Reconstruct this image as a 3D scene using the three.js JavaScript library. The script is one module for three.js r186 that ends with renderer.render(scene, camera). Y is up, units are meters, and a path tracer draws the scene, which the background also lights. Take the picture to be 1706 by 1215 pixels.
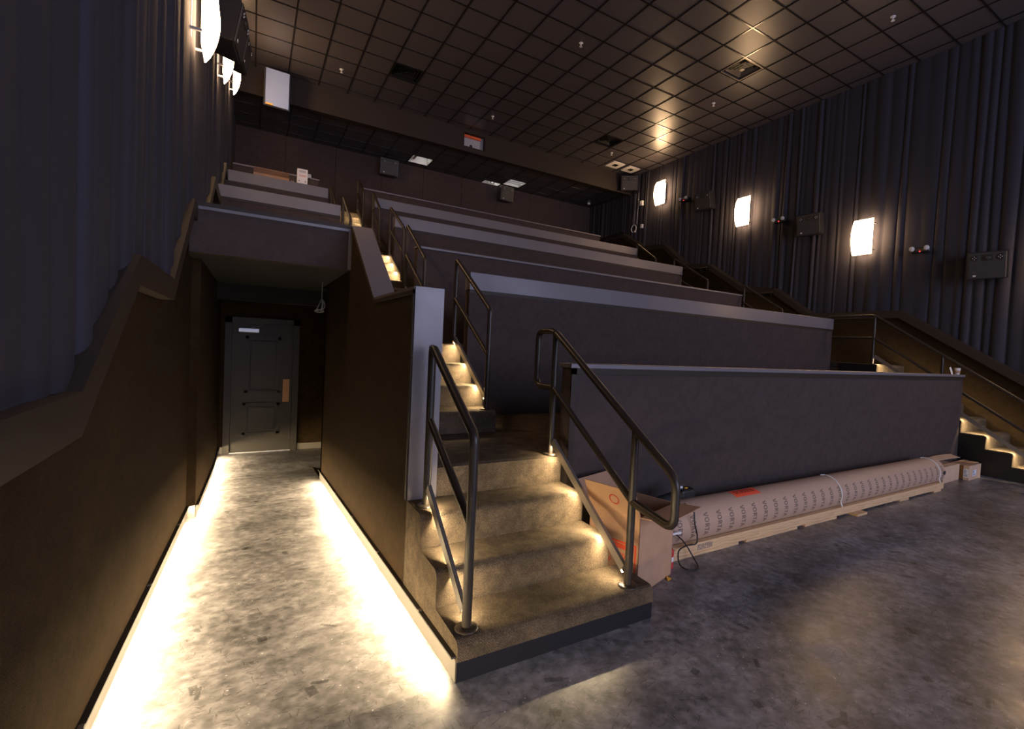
import * as THREE from 'three';
import { mergeGeometries } from 'three/addons/utils/BufferGeometryUtils.js';
import { RoundedBoxGeometry } from 'three/addons/geometries/RoundedBoxGeometry.js';
import { RectAreaLightUniformsLib } from 'three/addons/lights/RectAreaLightUniformsLib.js';

// ------------------------------------------------------------------ camera, exposure, large lights
const scene = new THREE.Scene();
scene.background = new THREE.Color(0x000000);
const camera = new THREE.PerspectiveCamera(2 * Math.atan(607.5 / 811.4) * 180 / Math.PI, 1706 / 1215, 0.05, 60);
const D2R = Math.PI / 180;
camera.rotation.order = 'YXZ';
camera.rotation.set(-1.92 * D2R, -31.78 * D2R, 2.84 * D2R);
camera.position.set(0, 1.595, 0);
camera.setViewOffset(1706, 1215, -68.6, 2.7, 1706, 1215);
const renderer = new THREE.WebGLRenderer();
renderer.toneMapping = THREE.LinearToneMapping;
renderer.toneMappingExposure = 1.0;
renderer.shadowMap.enabled = true;
RectAreaLightUniformsLib.init();

const WARM = new THREE.Color().setRGB(1.0, 0.62, 0.32);      // lamps in the sconces
const STRIP = new THREE.Color().setRGB(1.0, 0.76, 0.43);     // light strips along base and steps
const COOL = new THREE.Color().setRGB(0.66, 0.69, 1.0);      // added cool fill, placed on the unseen screen
const SCREEN_FILL_L = 1.5, SCONCE_E = 28, SCONCE_P = 21, BASE_L = 1220, STEP_L = 740;

// ------------------------------------------------------------------ helpers
let seed = 7;
const rnd = () => { seed = (seed * 1664525 + 1013904223) >>> 0; return seed / 4294967296; };
const R_ = (a, b) => a + (b - a) * rnd();
const taken = {};
function numbered(n) { const k = taken[n] = (taken[n] || 0) + 1; return k === 1 ? n : n + '_' + String(k - 1).padStart(3, '0'); }
function triUV(g) {                                            // uv in metres from the dominant axis of the normal
  g = g.index ? g.toNonIndexed() : g;
  g.computeVertexNormals();
  const p = g.attributes.position, n = g.attributes.normal, uv = new Float32Array(p.count * 2);
  for (let i = 0; i < p.count; i++) {
    const ax = Math.abs(n.getX(i)), ay = Math.abs(n.getY(i)), az = Math.abs(n.getZ(i));
    if (ay >= ax && ay >= az) { uv[2 * i] = p.getX(i); uv[2 * i + 1] = p.getZ(i); }
    else if (ax >= az) { uv[2 * i] = p.getZ(i); uv[2 * i + 1] = p.getY(i); }
    else { uv[2 * i] = p.getX(i); uv[2 * i + 1] = p.getY(i); }
  }
  g.setAttribute('uv', new THREE.BufferAttribute(uv, 2));
  return g;
}
const bx = (x0, x1, y0, y1, z0, z1) => triUV(new THREE.BoxGeometry(Math.abs(x1 - x0), Math.abs(y1 - y0), Math.abs(z1 - z0)).translate((x0 + x1) / 2, (y0 + y1) / 2, (z0 + z1) / 2));
const rb = (x0, x1, y0, y1, z0, z1, r = 0.01, s = 2) => { const g = new RoundedBoxGeometry(Math.abs(x1 - x0), Math.abs(y1 - y0), Math.abs(z1 - z0), s, r); g.translate((x0 + x1) / 2, (y0 + y1) / 2, (z0 + z1) / 2); return keepN(g); };
function keepN(g) {                                            // metres uv, normals kept
  g = g.index ? g.toNonIndexed() : g;
  const p = g.attributes.position, n = g.attributes.normal, uv = new Float32Array(p.count * 2);
  for (let i = 0; i < p.count; i++) {
    const ax = Math.abs(n.getX(i)), ay = Math.abs(n.getY(i)), az = Math.abs(n.getZ(i));
    if (ay >= ax && ay >= az) { uv[2 * i] = p.getX(i); uv[2 * i + 1] = p.getZ(i); }
    else if (ax >= az) { uv[2 * i] = p.getZ(i); uv[2 * i + 1] = p.getY(i); }
    else { uv[2 * i] = p.getX(i); uv[2 * i + 1] = p.getY(i); }
  }
  g.setAttribute('uv', new THREE.BufferAttribute(uv, 2));
  return g;
}
function prism(pts, x0, x1) {                                  // [z, y] outline swept along x
  const s = new THREE.Shape(pts.map(([z, y]) => new THREE.Vector2(-z, y)));
  const g = new THREE.ExtrudeGeometry(s, { depth: x1 - x0, bevelEnabled: false, curveSegments: 6 });
  g.rotateY(Math.PI / 2); g.translate(x0, 0, 0);
  return triUV(g);
}
function path(pts, fillet = 0.05) {                            // polyline with rounded corners
  const c = new THREE.CurvePath(), v = pts.map((p) => new THREE.Vector3(...p));
  let last = v[0];
  for (let i = 1; i < v.length - 1; i++) {
    const a = v[i - 1].clone().sub(v[i]), b = v[i + 1].clone().sub(v[i]);
    const r = Math.min(fillet, a.length() * 0.45, b.length() * 0.45);
    const p = v[i].clone().add(a.setLength(r)), q = v[i].clone().add(b.setLength(r));
    c.add(new THREE.LineCurve3(last, p)); c.add(new THREE.QuadraticBezierCurve3(p, v[i], q)); last = q;
  }
  c.add(new THREE.LineCurve3(last, v[v.length - 1]));
  return c;
}
const tube = (pts, r, fillet = 0.05, seg = 0, rad = 12) => keepN(new THREE.TubeGeometry(path(pts, fillet), seg || Math.max(8, pts.length * 14), r, rad));
const spline = (pts, r, seg = 60, rad = 6) => keepN(new THREE.TubeGeometry(new THREE.CatmullRomCurve3(pts.map((p) => new THREE.Vector3(...p))), seg, r, rad));
const lathe = (pts, n = 20) => keepN(new THREE.LatheGeometry(pts.map((p) => new THREE.Vector2(...p)), n));
function bar(a, b, w, h) {                                     // box of width w (x) and height h running from a to b
  const A = new THREE.Vector3(...a), B = new THREE.Vector3(...b), L = A.distanceTo(B);
  const g = new THREE.BoxGeometry(w, h, L), m = new THREE.Matrix4().lookAt(A, B, new THREE.Vector3(0, 1, 0));
  g.applyMatrix4(m); const c = A.clone().add(B).multiplyScalar(0.5); g.translate(c.x, c.y, c.z);
  return triUV(g);
}
function mesh(name, geo, mat, parent) {
  const list = (Array.isArray(geo) ? geo : [geo]).map((g) => { const k = g.index ? g.toNonIndexed() : g; for (const a of Object.keys(k.attributes)) if (!['position', 'normal', 'uv'].includes(a)) k.deleteAttribute(a); return k; });
  const m = new THREE.Mesh(list.length > 1 ? mergeGeometries(list) : list[0], mat);
  m.castShadow = m.receiveShadow = true;
  m.name = parent && parent !== scene ? name : numbered(name);
  (parent || scene).add(m);
  return m;
}
function tag(o, label, category, group, kind) {
  o.userData.label = label; o.userData.category = category;
  if (group) o.userData.group = group;
  if (kind) o.userData.kind = kind;
  return o;
}
function thing(name, label, category, pos = [0, 0, 0], group, kind) {
  const g = new THREE.Group(); g.name = numbered(name); g.position.set(...pos); scene.add(g);
  return tag(g, label, category, group, kind);
}
const struct = (name, label, category = 'wall') => thing(name, label, category, [0, 0, 0], null, 'structure');

// ------------------------------------------------------------------ textures
function hash(x, y, s) { let n = (x * 374761393 + y * 668265263 + s * 1442695041) | 0; n = Math.imul(n ^ (n >>> 13), 1274126177); return ((n ^ (n >>> 16)) >>> 0) / 4294967296; }
function vnoise(x, y, per, s) {
  const xi = Math.floor(x), yi = Math.floor(y), fx = x - xi, fy = y - yi, u = fx * fx * (3 - 2 * fx), v = fy * fy * (3 - 2 * fy);
  const m = (k) => ((k % per) + per) % per;
  const a = hash(m(xi), m(yi), s), b = hash(m(xi + 1), m(yi), s), c = hash(m(xi), m(yi + 1), s), d = hash(m(xi + 1), m(yi + 1), s);
  return a + (b - a) * u + (c - a) * v + (a - b - c + d) * u * v;
}
function fbm(u, v, per, oct, s) { let a = 0.5, t = 0, w = 0; for (let i = 0; i < oct; i++) { t += a * vnoise(u * per, v * per, per, s + i); w += a; a *= 0.55; per *= 2; } return t / w; }
function tex(n, fn, size, srgb) {
  const d = new Uint8Array(n * n * 4);
  for (let j = 0; j < n; j++) for (let i = 0; i < n; i++) {
    const c = fn(i / n, j / n, i, j), k = 4 * (j * n + i);
    for (let q = 0; q < 3; q++) d[k + q] = Math.max(0, Math.min(255, 255 * (Array.isArray(c) ? c[q] : c)));
    d[k + 3] = 255;
  }
  const t = new THREE.DataTexture(d, n, n); t.wrapS = t.wrapT = THREE.RepeatWrapping; t.magFilter = THREE.LinearFilter; t.minFilter = THREE.LinearMipmapLinearFilter; t.generateMipmaps = true;
  t.repeat.set(1 / size, 1 / size); if (srgb) t.colorSpace = THREE.SRGBColorSpace; t.needsUpdate = true;
  return t;
}
// trowelled, scuffed concrete: coarse clouds, fine clouds, short dark scuffs, pale specks
const scuff = (() => {
  const N = 1024, a = new Float32Array(N * N);
  for (let k = 0; k < 9000; k++) {
    let x = R_(0, N), y = R_(0, N), an = R_(-0.7, 0.7) + (rnd() < 0.3 ? 1.57 : 0), L = R_(3, 16), amp = R_(0.04, 0.19) * (rnd() < 0.68 ? -1 : 0.6);
    for (let t = 0; t < L; t++) { x += Math.cos(an); y += Math.sin(an); const q = ((y & 1023) * N) + (x & 1023); a[q] = Math.abs(amp) > Math.abs(a[q]) ? amp : a[q]; }
  }
  for (let k = 0; k < 60; k++) { const x0 = R_(0, N), y0 = R_(0, N), an = R_(0, 3.14), L = R_(10, 34), w = R_(2, 7); for (let t = 0; t < L; t += 0.5) for (let q = -w; q < w; q += 0.5) if (rnd() < 0.6) a[(((y0 + t * Math.sin(an) + q * Math.cos(an)) & 1023) * N) + ((x0 + t * Math.cos(an) - q * Math.sin(an)) & 1023)] = R_(-0.2, -0.08); }
  for (let k = 0; k < 900; k++) { const x = R_(0, N) | 0, y = R_(0, N) | 0, w = rnd() < 0.2 ? 2 : 1; for (let i = 0; i < w; i++) for (let j = 0; j < w; j++) a[(((y + j) & 1023) * N) + ((x + i) & 1023)] = R_(0.2, 0.5); }
  return a;
})();
const concC = tex(1024, (u, v, i, j) => {
  const c = fbm(u, v, 4, 5, 11), f = fbm(u, v, 24, 4, 31), st = fbm(u, v, 9, 3, 71);
  const sw = fbm(u, v * 3, 6, 5, 51), gr = fbm(u, v, 90, 3, 151); let t = 0.465 + 0.20 * (c - 0.5) + 0.20 * (f - 0.5) + 0.14 * (sw - 0.5) + 0.12 * (st - 0.5) + 0.28 * (gr - 0.5) + scuff[j * 1024 + i];
  return [t * 0.985, t * 0.965, t];
}, 3.4, true);
const concR = tex(512, (u, v) => 0.40 + 0.55 * fbm(u, v, 10, 4, 91), 3.4);
const concB = tex(512, (u, v) => fbm(u, v, 40, 4, 17), 2.1);
const weaveB = tex(512, (u, v, i, j) => 0.5 + 0.35 * (hash(i >> 1, j >> 1, 5) - 0.5) + 0.5 * (fbm(u, v, 32, 3, 3) - 0.5) + 0.16 * Math.sin(i * 0.785) * Math.sin(j * 0.785), 0.8);
const weaveC = (r, g, b, amp) => tex(512, (u, v, i, j) => { const t = 1 + amp * (hash(i >> 1, j >> 1, 9) - 0.5) + amp * 1.1 * (fbm(u, v, 14, 4, 13) - 0.5); return [r * t, g * t, b * t]; }, 0.8, true);
const woodC = tex(512, (u, v) => { const g = fbm(u * 0.25, v * 3, 8, 4, 5), s = 0.5 + 0.5 * Math.sin((v * 26 + 2.2 * fbm(u, v, 4, 2, 8)) * 6.28); const t = 0.84 + 0.18 * (g - 0.5) - 0.06 * s; return [t * 0.98, t * 0.82, t * 0.62]; }, 0.6, true);
const cardC = (r, g, b) => tex(256, (u, v, i, j) => { const t = 1 + 0.10 * (fbm(u, v, 6, 4, 41) - 0.5) + 0.05 * (hash(i, j, 3) - 0.5); return [r * t, g * t, b * t]; }, 0.7, true);
const tileB = tex(512, (u, v, i, j) => 0.6 + 0.5 * (fbm(u, v, 48, 3, 61) - 0.5) - (hash(i >> 1, j >> 1, 77) > 0.93 ? 0.35 : 0), 0.61);
const smudge = tex(512, (u, v) => 0.42 + 0.36 * (fbm(u, v, 5, 5, 21) - 0.5), 1.7);

const S = (o) => new THREE.MeshStandardMaterial(o), P = (o) => new THREE.MeshPhysicalMaterial(o);
const rgb = (r, g, b) => new THREE.Color().setRGB(r, g, b);
const M = {
  concrete: S({ map: concC, roughnessMap: concR, roughness: 0.54, bumpMap: concB, bumpScale: 0.0012 }),
  wallCarpet: P({ specularIntensity: 0.25, map: weaveC(0.275, 0.240, 0.236, 0.16), bumpMap: weaveB, bumpScale: 0.003, roughness: 0.97 }),
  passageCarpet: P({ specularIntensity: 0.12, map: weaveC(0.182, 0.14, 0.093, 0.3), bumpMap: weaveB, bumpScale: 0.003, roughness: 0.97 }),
  stepCarpet: P({ specularIntensity: 0.2, map: weaveC(0.305, 0.268, 0.225, 0.42), bumpMap: weaveB, bumpScale: 0.004, roughness: 0.98 }),
  board: S({ color: rgb(0.15, 0.137, 0.152), roughnessMap: smudge, roughness: 1.0, bumpMap: concB, bumpScale: 0.0002 }),
  trim: P({ specularIntensity: 0.4, color: rgb(0.036, 0.027, 0.022), roughness: 0.5 }),
  curtain: P({ specularIntensity: 0.35, color: rgb(0.040, 0.039, 0.052), roughness: 0.9, bumpMap: weaveB, bumpScale: 0.001, sheen: 0.15, sheenRoughness: 0.5, sheenColor: rgb(0.10, 0.10, 0.12) }),
  paintBlack: P({ specularIntensity: 0.3, color: rgb(0.02, 0.02, 0.022), roughness: 0.8 }),
  tile: S({ color: rgb(0.076, 0.069, 0.079), roughness: 0.34, bumpMap: tileB, bumpScale: 0.0004 }),
  grid: S({ color: rgb(0.016, 0.014, 0.014), roughness: 0.16 }),
  rail: P({ specularIntensity: 0.7, color: rgb(0.030, 0.023, 0.019), roughness: 0.36 }),
  channel: S({ color: rgb(0.30, 0.28, 0.27), roughness: 0.35, metalness: 0.7 }),
  channelDark: S({ color: rgb(0.03, 0.03, 0.03), roughness: 0.5 }),
  base: S({ color: rgb(0.16, 0.145, 0.13), roughness: 0.4 }),
  vinyl: S({ color: rgb(0.007, 0.007, 0.009), roughness: 0.38 }),
  door: P({ specularIntensity: 0.5, color: rgb(0.034, 0.030, 0.027), roughness: 0.42 }),
  steel: S({ color: rgb(0.55, 0.56, 0.58), roughness: 0.32, metalness: 0.9 }),
  brass: S({ color: rgb(0.30, 0.16, 0.07), roughness: 0.45, metalness: 0.5 }),
  speaker: S({ color: rgb(0.028, 0.027, 0.029), roughness: 0.38 }),
  grille: S({ color: rgb(0.040, 0.038, 0.040), roughness: 0.6, bumpMap: weaveB, bumpScale: 0.001 }),
  coneGrey: S({ color: rgb(0.45, 0.45, 0.47), roughness: 0.4 }),
  white: S({ color: rgb(0.75, 0.74, 0.72), roughness: 0.5 }),
  card: S({ map: cardC(0.70, 0.555, 0.44), roughness: 0.85 }),
  cardPale: S({ map: cardC(0.78, 0.66, 0.55), roughness: 0.85 }),
  packingTape: S({ color: rgb(0.42, 0.27, 0.15), roughness: 0.25 }),
  tubeCard: S({ map: cardC(0.70, 0.58, 0.50), roughness: 0.7 }),
  wood: S({ map: woodC, roughness: 0.75 }),
  black: S({ color: rgb(0.012, 0.012, 0.013), roughness: 0.45 }),
  rubber: S({ color: rgb(0.025, 0.024, 0.026), roughness: 0.6 }),
  plastic: S({ color: rgb(0.72, 0.73, 0.75), roughness: 0.35 }),
  red: S({ color: rgb(0.55, 0.03, 0.03), roughness: 0.5 }),
  orange: S({ color: rgb(0.85, 0.13, 0.05), roughness: 0.6 }),
  yellow: S({ color: rgb(0.75, 0.38, 0.04), roughness: 0.5 }),
  glow: S({ color: rgb(0.9, 0.85, 0.75), emissive: WARM.clone(), emissiveIntensity: SCONCE_E, roughness: 0.4 }),
  strip: S({ color: rgb(0.9, 0.85, 0.75), emissive: STRIP, emissiveIntensity: 8, roughness: 0.5 }),
  led: S({ color: rgb(0.2, 0.0, 0.0), emissive: rgb(1, 0.05, 0.06), emissiveIntensity: 1.6 }),
  screen: S({ color: rgb(0.8, 0.8, 0.8), emissive: COOL, emissiveIntensity: SCREEN_FILL_L, roughness: 0.9 }),  // emission is the added cool fill
};
function lettering(draw, w, h) {
  const c = document.createElement('canvas'); c.width = w; c.height = h;
  draw(c.getContext('2d'), w, h);
  const t = new THREE.CanvasTexture(c); t.colorSpace = THREE.SRGBColorSpace; return t;
}

// ------------------------------------------------------------------ the room: key dimensions (metres)
const r = 0.1958;                                               // rise of a step
const XL = -0.52, XWL = -0.60, XC = 0.851, XCI = 1.018;         // corridor faces and curtain wall plane
const XA = 1.99, XB = 9.27, XWR = 10.29, XR = 10.58;            // central block, far aisle, side wall
const HC = 7.281, HL = 6.77, ZBEAM = -12.6, ZBACK = -14.9, ZFRONT = 8;
const Pf = [0, 4 * r, 8 * r, 2.35, 3.06, 3.80, 4.54];           // platform levels
const Tz = [0, -3.03, -5.05, -7.1, -8.93, -10.7, -12.5];        // faces of the rows
const rampY = (z) => (z > -2.1 ? 0 : z > -8.4 ? -0.0763 * (-2.1 - z) : -0.0763 * 6.3);

function rectLight(color, intensity, w, h, pos, dir) {          // area light whose face looks along dir; w runs along the horizontal/along axis
  const l = new THREE.RectAreaLight(color, intensity, w, h);
  l.position.set(...pos); l.lookAt(pos[0] + dir[0], pos[1] + dir[1], pos[2] + dir[2]); l.castShadow = true;
  return l;
}
function stripLight(a, b, width, dir, L, parent) {              // long thin area light between two points facing dir
  const A = new THREE.Vector3(...a), B = new THREE.Vector3(...b), len = A.distanceTo(B);
  const l = new THREE.RectAreaLight(STRIP, L, len, width);
  const x = B.clone().sub(A).normalize(), d = new THREE.Vector3(...dir); d.addScaledVector(x, -d.dot(x)).normalize();
  const z = d.clone().negate(), y = z.clone().cross(x);          // a RectAreaLight shines along its local -z
  l.quaternion.setFromRotationMatrix(new THREE.Matrix4().makeBasis(x, y, z));
  l.position.copy(A.add(B).multiplyScalar(0.5)); l.castShadow = true;
  (parent || scene).add(l); return l;
}

// glow added to the unseen screen, standing in for an unknown cool source
{
  const t = thing('added_fill_screen', 'unseen cinema screen with an added cool fill glow on the front wall', 'screen', [5.0, 0, ZFRONT - 0.1]);
  mesh('fill_surface', bx(-4.6, 4.6, 1.1, 5.6, -0.02, 0), M.screen, t);
  mesh('frame', [bx(-4.75, 4.75, 5.6, 5.75, -0.05, 0.03), bx(-4.75, 4.75, 0.95, 1.1, -0.05, 0.03), bx(-4.75, -4.6, 1.1, 5.6, -0.05, 0.03), bx(4.6, 4.75, 1.1, 5.6, -0.05, 0.03)], M.paintBlack, t);
  const l = new THREE.RectAreaLight(COOL, SCREEN_FILL_L * 3.0, 9.2, 4.5); l.position.set(0, 3.35, -0.06); l.castShadow = true; t.add(l);   // looks along -z
}

// ------------------------------------------------------------------ floors
{
  const f = struct('floor', 'dark scuffed sealed concrete floor in front of the seating', 'floor');
  mesh('slab', [bx(XWL, XR, -0.2, 0, -2.1, ZFRONT), bx(XCI, XR, -0.2, 0, -3.2, -2.1)], M.concrete, f);
  const g = struct('ramp_floor', 'scuffed concrete ramp of the exit passage lit along both edges', 'floor');
  mesh('slab', prism([[-2.1, 0], [-8.4, rampY(-8.4)], [-9.9, rampY(-9)], [-9.9, -0.75], [-2.1, -0.75]], XWL, XC + 0.0), M.concrete, g);
  mesh('landing', bx(XC, 1.75, -0.75, rampY(-9), -9.9, -7.3), M.concrete, g);
}
// ------------------------------------------------------------------ outer walls
{
  const wl = struct('wall_left', 'black side wall behind the long curtain above the exit passage'); mesh('surface', bx(XWL - 0.15, XWL, -0.8, 7.6, ZBACK, ZFRONT), M.paintBlack, wl);
  const wr = struct('wall_right', 'black side wall behind the curtain beside the far aisle stairs'); mesh('surface', bx(XR, XR + 0.15, -0.3, 7.6, ZBACK, ZFRONT), M.paintBlack, wr);
  const wf = struct('wall_front', 'black wall that carries the cinema screen'); mesh('surface', bx(XWL, XR, -0.3, 7.6, ZFRONT, ZFRONT + 0.15), M.paintBlack, wf);
  const wb = struct('wall_back', 'dark fabric panelled wall behind the top row of seating');
  mesh('surface', bx(XWL, XR, 2.2, 7.6, ZBACK - 0.15, ZBACK), M.paintBlack, wb);
  const W = 1.22;
  for (let x = XWL; x < XR - 0.1; x += W) mesh('panel', bx(x + 0.004, Math.min(x + W, XR) - 0.004, 4.54, HL, ZBACK, ZBACK + 0.03), M.wallCarpet, wb);
}
// ------------------------------------------------------------------ ceiling on its grid
const T0 = 0.61, GX = 3.578, GZ = -6.282;
camera.updateMatrixWorld(true); camera.updateProjectionMatrix();
const inView = (x, y, z) => { const v = new THREE.Vector3(x, y, z).project(camera); return v.z < 1 && Math.abs(v.x) < 1.03 && Math.abs(v.y) < 1.03; };
const tileSkip = new Set();                                     // cells that hold a diffuser
const cell = (i, j) => i + ',' + j;
const DIFF = [[7, 0], [7, 7], [-2, 7], [9, 9], [10, 9]];
for (const [i, j] of DIFF) tileSkip.add(cell(i, j));
{
  const c = struct('ceiling', 'black suspended ceiling of square tiles over the hall', 'ceiling');
  mesh('deck', bx(XWL, XR, 7.42, 7.6, ZBACK, ZFRONT), M.paintBlack, c);
  const bars = [];
  const x0 = XWL, x1 = XR, w = 0.012;
  for (let i = -8; i < 14; i++) { const x = GX + i * T0; if (x > x0 && x < x1) bars.push(bx(x - w, x + w, HC - 0.006, HC + 0.03, ZBEAM, ZFRONT)); }
  for (let j = -24; j < 12; j++) { const z = GZ - j * T0; if (z > ZBEAM && z < ZFRONT) bars.push(bx(x0, x1, HC - 0.0055, HC + 0.029, z - w, z + w)); }
  bars.push(bx(x0, x0 + 0.03, HC - 0.005, HC + 0.02, ZBEAM, ZFRONT), bx(x1 - 0.03, x1, HC - 0.005, HC + 0.02, ZBEAM, ZFRONT));
  mesh('grid', bars, M.grid, c);
  const full = triUV(new THREE.BoxGeometry(T0 - 0.008, 0.018, T0 - 0.008)), rest = [];
  let n = 0;
  const cells = [];
  for (let j = -24; j < 12; j++) for (let i = -8; i < 14; i++) {
    const xa = Math.max(GX + i * T0, x0), xb = Math.min(GX + (i + 1) * T0, x1), zb = Math.min(GZ - j * T0, ZFRONT), za = Math.max(GZ - (j + 1) * T0, ZBEAM);
    if (xb - xa < 0.04 || zb - za < 0.04 || tileSkip.has(cell(i, j))) continue;
    cells.push([xa, xb, za, zb]);
  }
  cells.sort((a, b) => b[2] - a[2]);
  for (const [xa, xb, za, zb] of cells) {
    const cx = (xa + xb) / 2, cz = (za + zb) / 2, whole = xb - xa > T0 - 0.01 && zb - za > T0 - 0.01;
    if (n < 300 && (inView(cx, HC, cz) || inView(xa, HC, za))) {
      n++;
      const m = mesh('ceiling_tile', whole ? full : bx(-(xb - xa) / 2, (xb - xa) / 2, -0.009, 0.009, -(zb - za) / 2, (zb - za) / 2), M.tile, c);
      m.position.set(cx, HC + 0.0135 + (hash(Math.round(cx * 50), Math.round(-cz * 50), 4) - 0.5) * 0.002, cz);
    } else rest.push(bx(xa, xb, HC + 0.0045, HC + 0.0225, za, zb));
  }
  if (rest.length) mesh('ceiling_tile_field', rest, M.tile, c).userData.kind = 'stuff';

  const b = struct('beam', 'dark painted beam where the ceiling drops behind the top rows', 'beam');
  mesh('face', [bx(XWL, 4.66, HL - 0.07, 7.5, ZBEAM - 0.16, ZBEAM), bx(5.28, XR, HL - 0.07, 7.5, ZBEAM - 0.16, ZBEAM), bx(4.66, 5.28, HL - 0.07, 6.82, ZBEAM - 0.16, ZBEAM), bx(4.66, 5.28, 7.20, 7.5, ZBEAM - 0.16, ZBEAM)], M.trim, b);

  const d = struct('ceiling_rear', 'lower black tiled ceiling above the top row', 'ceiling');
  mesh('deck', bx(XWL, XR, 7.30, 7.4, ZBACK, ZBEAM - 0.16), M.paintBlack, d);
  const zb0 = ZBEAM - 0.16, rb_ = [];
  const open = new Set(['0,2', '4,3', '5,2']);
  for (let i = -7; i < 12; i++) { const x = GX + 0.12 + i * T0; if (x > x0 && x < x1) rb_.push(bx(x - w, x + w, HL - 0.004, HL + 0.03, ZBACK, zb0)); }
  for (let j = 0; j < 4; j++) { const z = zb0 - j * T0; rb_.push(bx(x0, x1, HL - 0.0035, HL + 0.03, z - w, z + w)); }
  mesh('grid', rb_, M.grid, d);
  for (let j = 0; j < 4; j++) for (let i = -8; i < 12; i++) {
    const xa = Math.max(GX + 0.12 + i * T0, x0), xb = Math.min(GX + 0.12 + (i + 1) * T0, x1), z1 = zb0 - j * T0, z0 = Math.max(z1 - T0, ZBACK);
    if (xb - xa < 0.05 || z1 - z0 < 0.05 || open.has(cell(i, j))) continue;
    mesh('ceiling_tile', bx(xa, xb, HL + 0.002, HL + 0.02, z0, z1), M.tile, d);
  }
  // lit openings: bright white-lined boxes above the tile plane
  const labels = ['open ceiling cell with a white lining, above the boxy speaker near the top stairs', 'open ceiling cell with a crumpled white sheet, just above the tilted rear speaker', 'open ceiling cell with pale bars across it beside the crumpled sheet'];
  [[0, 2], [4, 3], [5, 2]].forEach(([i, j], k) => {
    const xa = GX + 0.12 + i * T0 + 0.02, z1 = zb0 - j * T0 - 0.02, W = T0 - 0.04, Dp = Math.min(W, z1 - ZBACK - 0.03);
    const o = thing('ceiling_light_box', labels[k], 'ceiling light', [xa + W / 2, HL, z1 - Dp / 2], 'open lit cells in the rear ceiling');
    mesh('housing', [bx(-W / 2, W / 2, 0.26, 0.28, -Dp / 2, Dp / 2), bx(-W / 2, -W / 2 + 0.01, 0.0, 0.26, -Dp / 2, Dp / 2), bx(W / 2 - 0.01, W / 2, 0, 0.26, -Dp / 2, Dp / 2), bx(-W / 2, W / 2, 0, 0.26, -Dp / 2, -Dp / 2 + 0.01), bx(-W / 2, W / 2, 0, 0.26, Dp / 2 - 0.01, Dp / 2)], M.white, o);
    if (k === 1) { const g = new THREE.PlaneGeometry(0.26, 0.2, 6, 5), p = g.attributes.position; for (let q = 0; q < p.count; q++) p.setZ(q, 0.03 * Math.sin(q * 2.3)); g.rotateX(-0.9); mesh('sheet', keepN(g).translate(0.02, 0.06, 0), M.white, o); }
    if (k === 2) for (const zz of [-0.12, 0.04]) mesh('crossbar', bx(-W / 2 + 0.01, W / 2 - 0.01, 0.03, 0.05, zz, zz + 0.025), M.steel, o);
    if (k === 0) mesh('pipe', tube([[-0.12, 0.12, -Dp / 2 + 0.01], [-0.12, 0.12, Dp / 2 - 0.01]], 0.03), M.brass, o);
    mesh('lamp', new THREE.SphereGeometry(0.02, 10, 8).translate(0.1, 0.2, 0), M.strip, o);
    const l = new THREE.PointLight(new THREE.Color(0.85, 0.9, 1.0), 0.05); l.position.set(0.1, 0.2, 0); l.castShadow = true; o.add(l);
  });
}

// ------------------------------------------------------------------ side curtains and wainscots
const profL = [[ZFRONT, 1.39], [-2.03, 1.385], [-2.9, 1.92], [-4.03, 1.915], [-5.2, 2.70], [-6.3, 2.72], [-7.6, 3.53], [-8.9, 3.55], [-10.1, 4.43], [-11.4, 4.45], [-12.67, 5.38], [ZBACK, 5.4]];
const profR = [[ZFRONT, 1.0], [-1.8, 1.0], [-4.386, 2.584], [-6.1, 2.584], [-7.0, 3.2], [-7.9, 3.32], [-9.0, 4.0], [-9.8, 4.08], [-10.7, 4.78], [-11.6, 4.84], [-12.6, 5.4], [ZBACK, 5.45]];
const yAt = (pr, z) => { for (let i = 0; i < pr.length - 1; i++) { const [a, ya] = pr[i], [b, yb] = pr[i + 1]; if (z <= a && z >= b) return ya + (yb - ya) * (a - z) / (a - b); } return pr[pr.length - 1][1]; };
function sideWall(side, pr, name, label, xf, xb, xl, capLabel, capName) {     // xf face, xb back, xl inner edge of the ledge
  const lo = Math.min(xf, xb), hi = Math.max(xf, xb);
  const w = struct(name, label);
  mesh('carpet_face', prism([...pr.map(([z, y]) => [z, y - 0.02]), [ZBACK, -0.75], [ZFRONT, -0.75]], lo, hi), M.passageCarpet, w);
  const t = struct(capName, capLabel, 'ledge');
  const a = Math.min(xl, side < 0 ? XWL : XR), b = Math.max(xl, side < 0 ? XWL : XR);
  mesh('ledge', prism([...pr, ...pr.slice().reverse().map(([z, y]) => [z, y - 0.14])], a, b), M.trim, t);
}
sideWall(-1, profL, 'wall_wainscot', 'dark carpeted lower wall beside the ramp with a stepped ledge on top', XL, XL - 0.045, -0.44, 'stepped dark wooden ledge between the long curtain and the ramp wall', 'trim_1');
sideWall(1, profR, 'wall_wainscot', 'dark carpeted lower wall beside the far aisle stairs', XWR, XWR + 0.045, XWR - 0.06, 'sloping dark wooden ledge above the far aisle stairs', 'trim_2');
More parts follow.
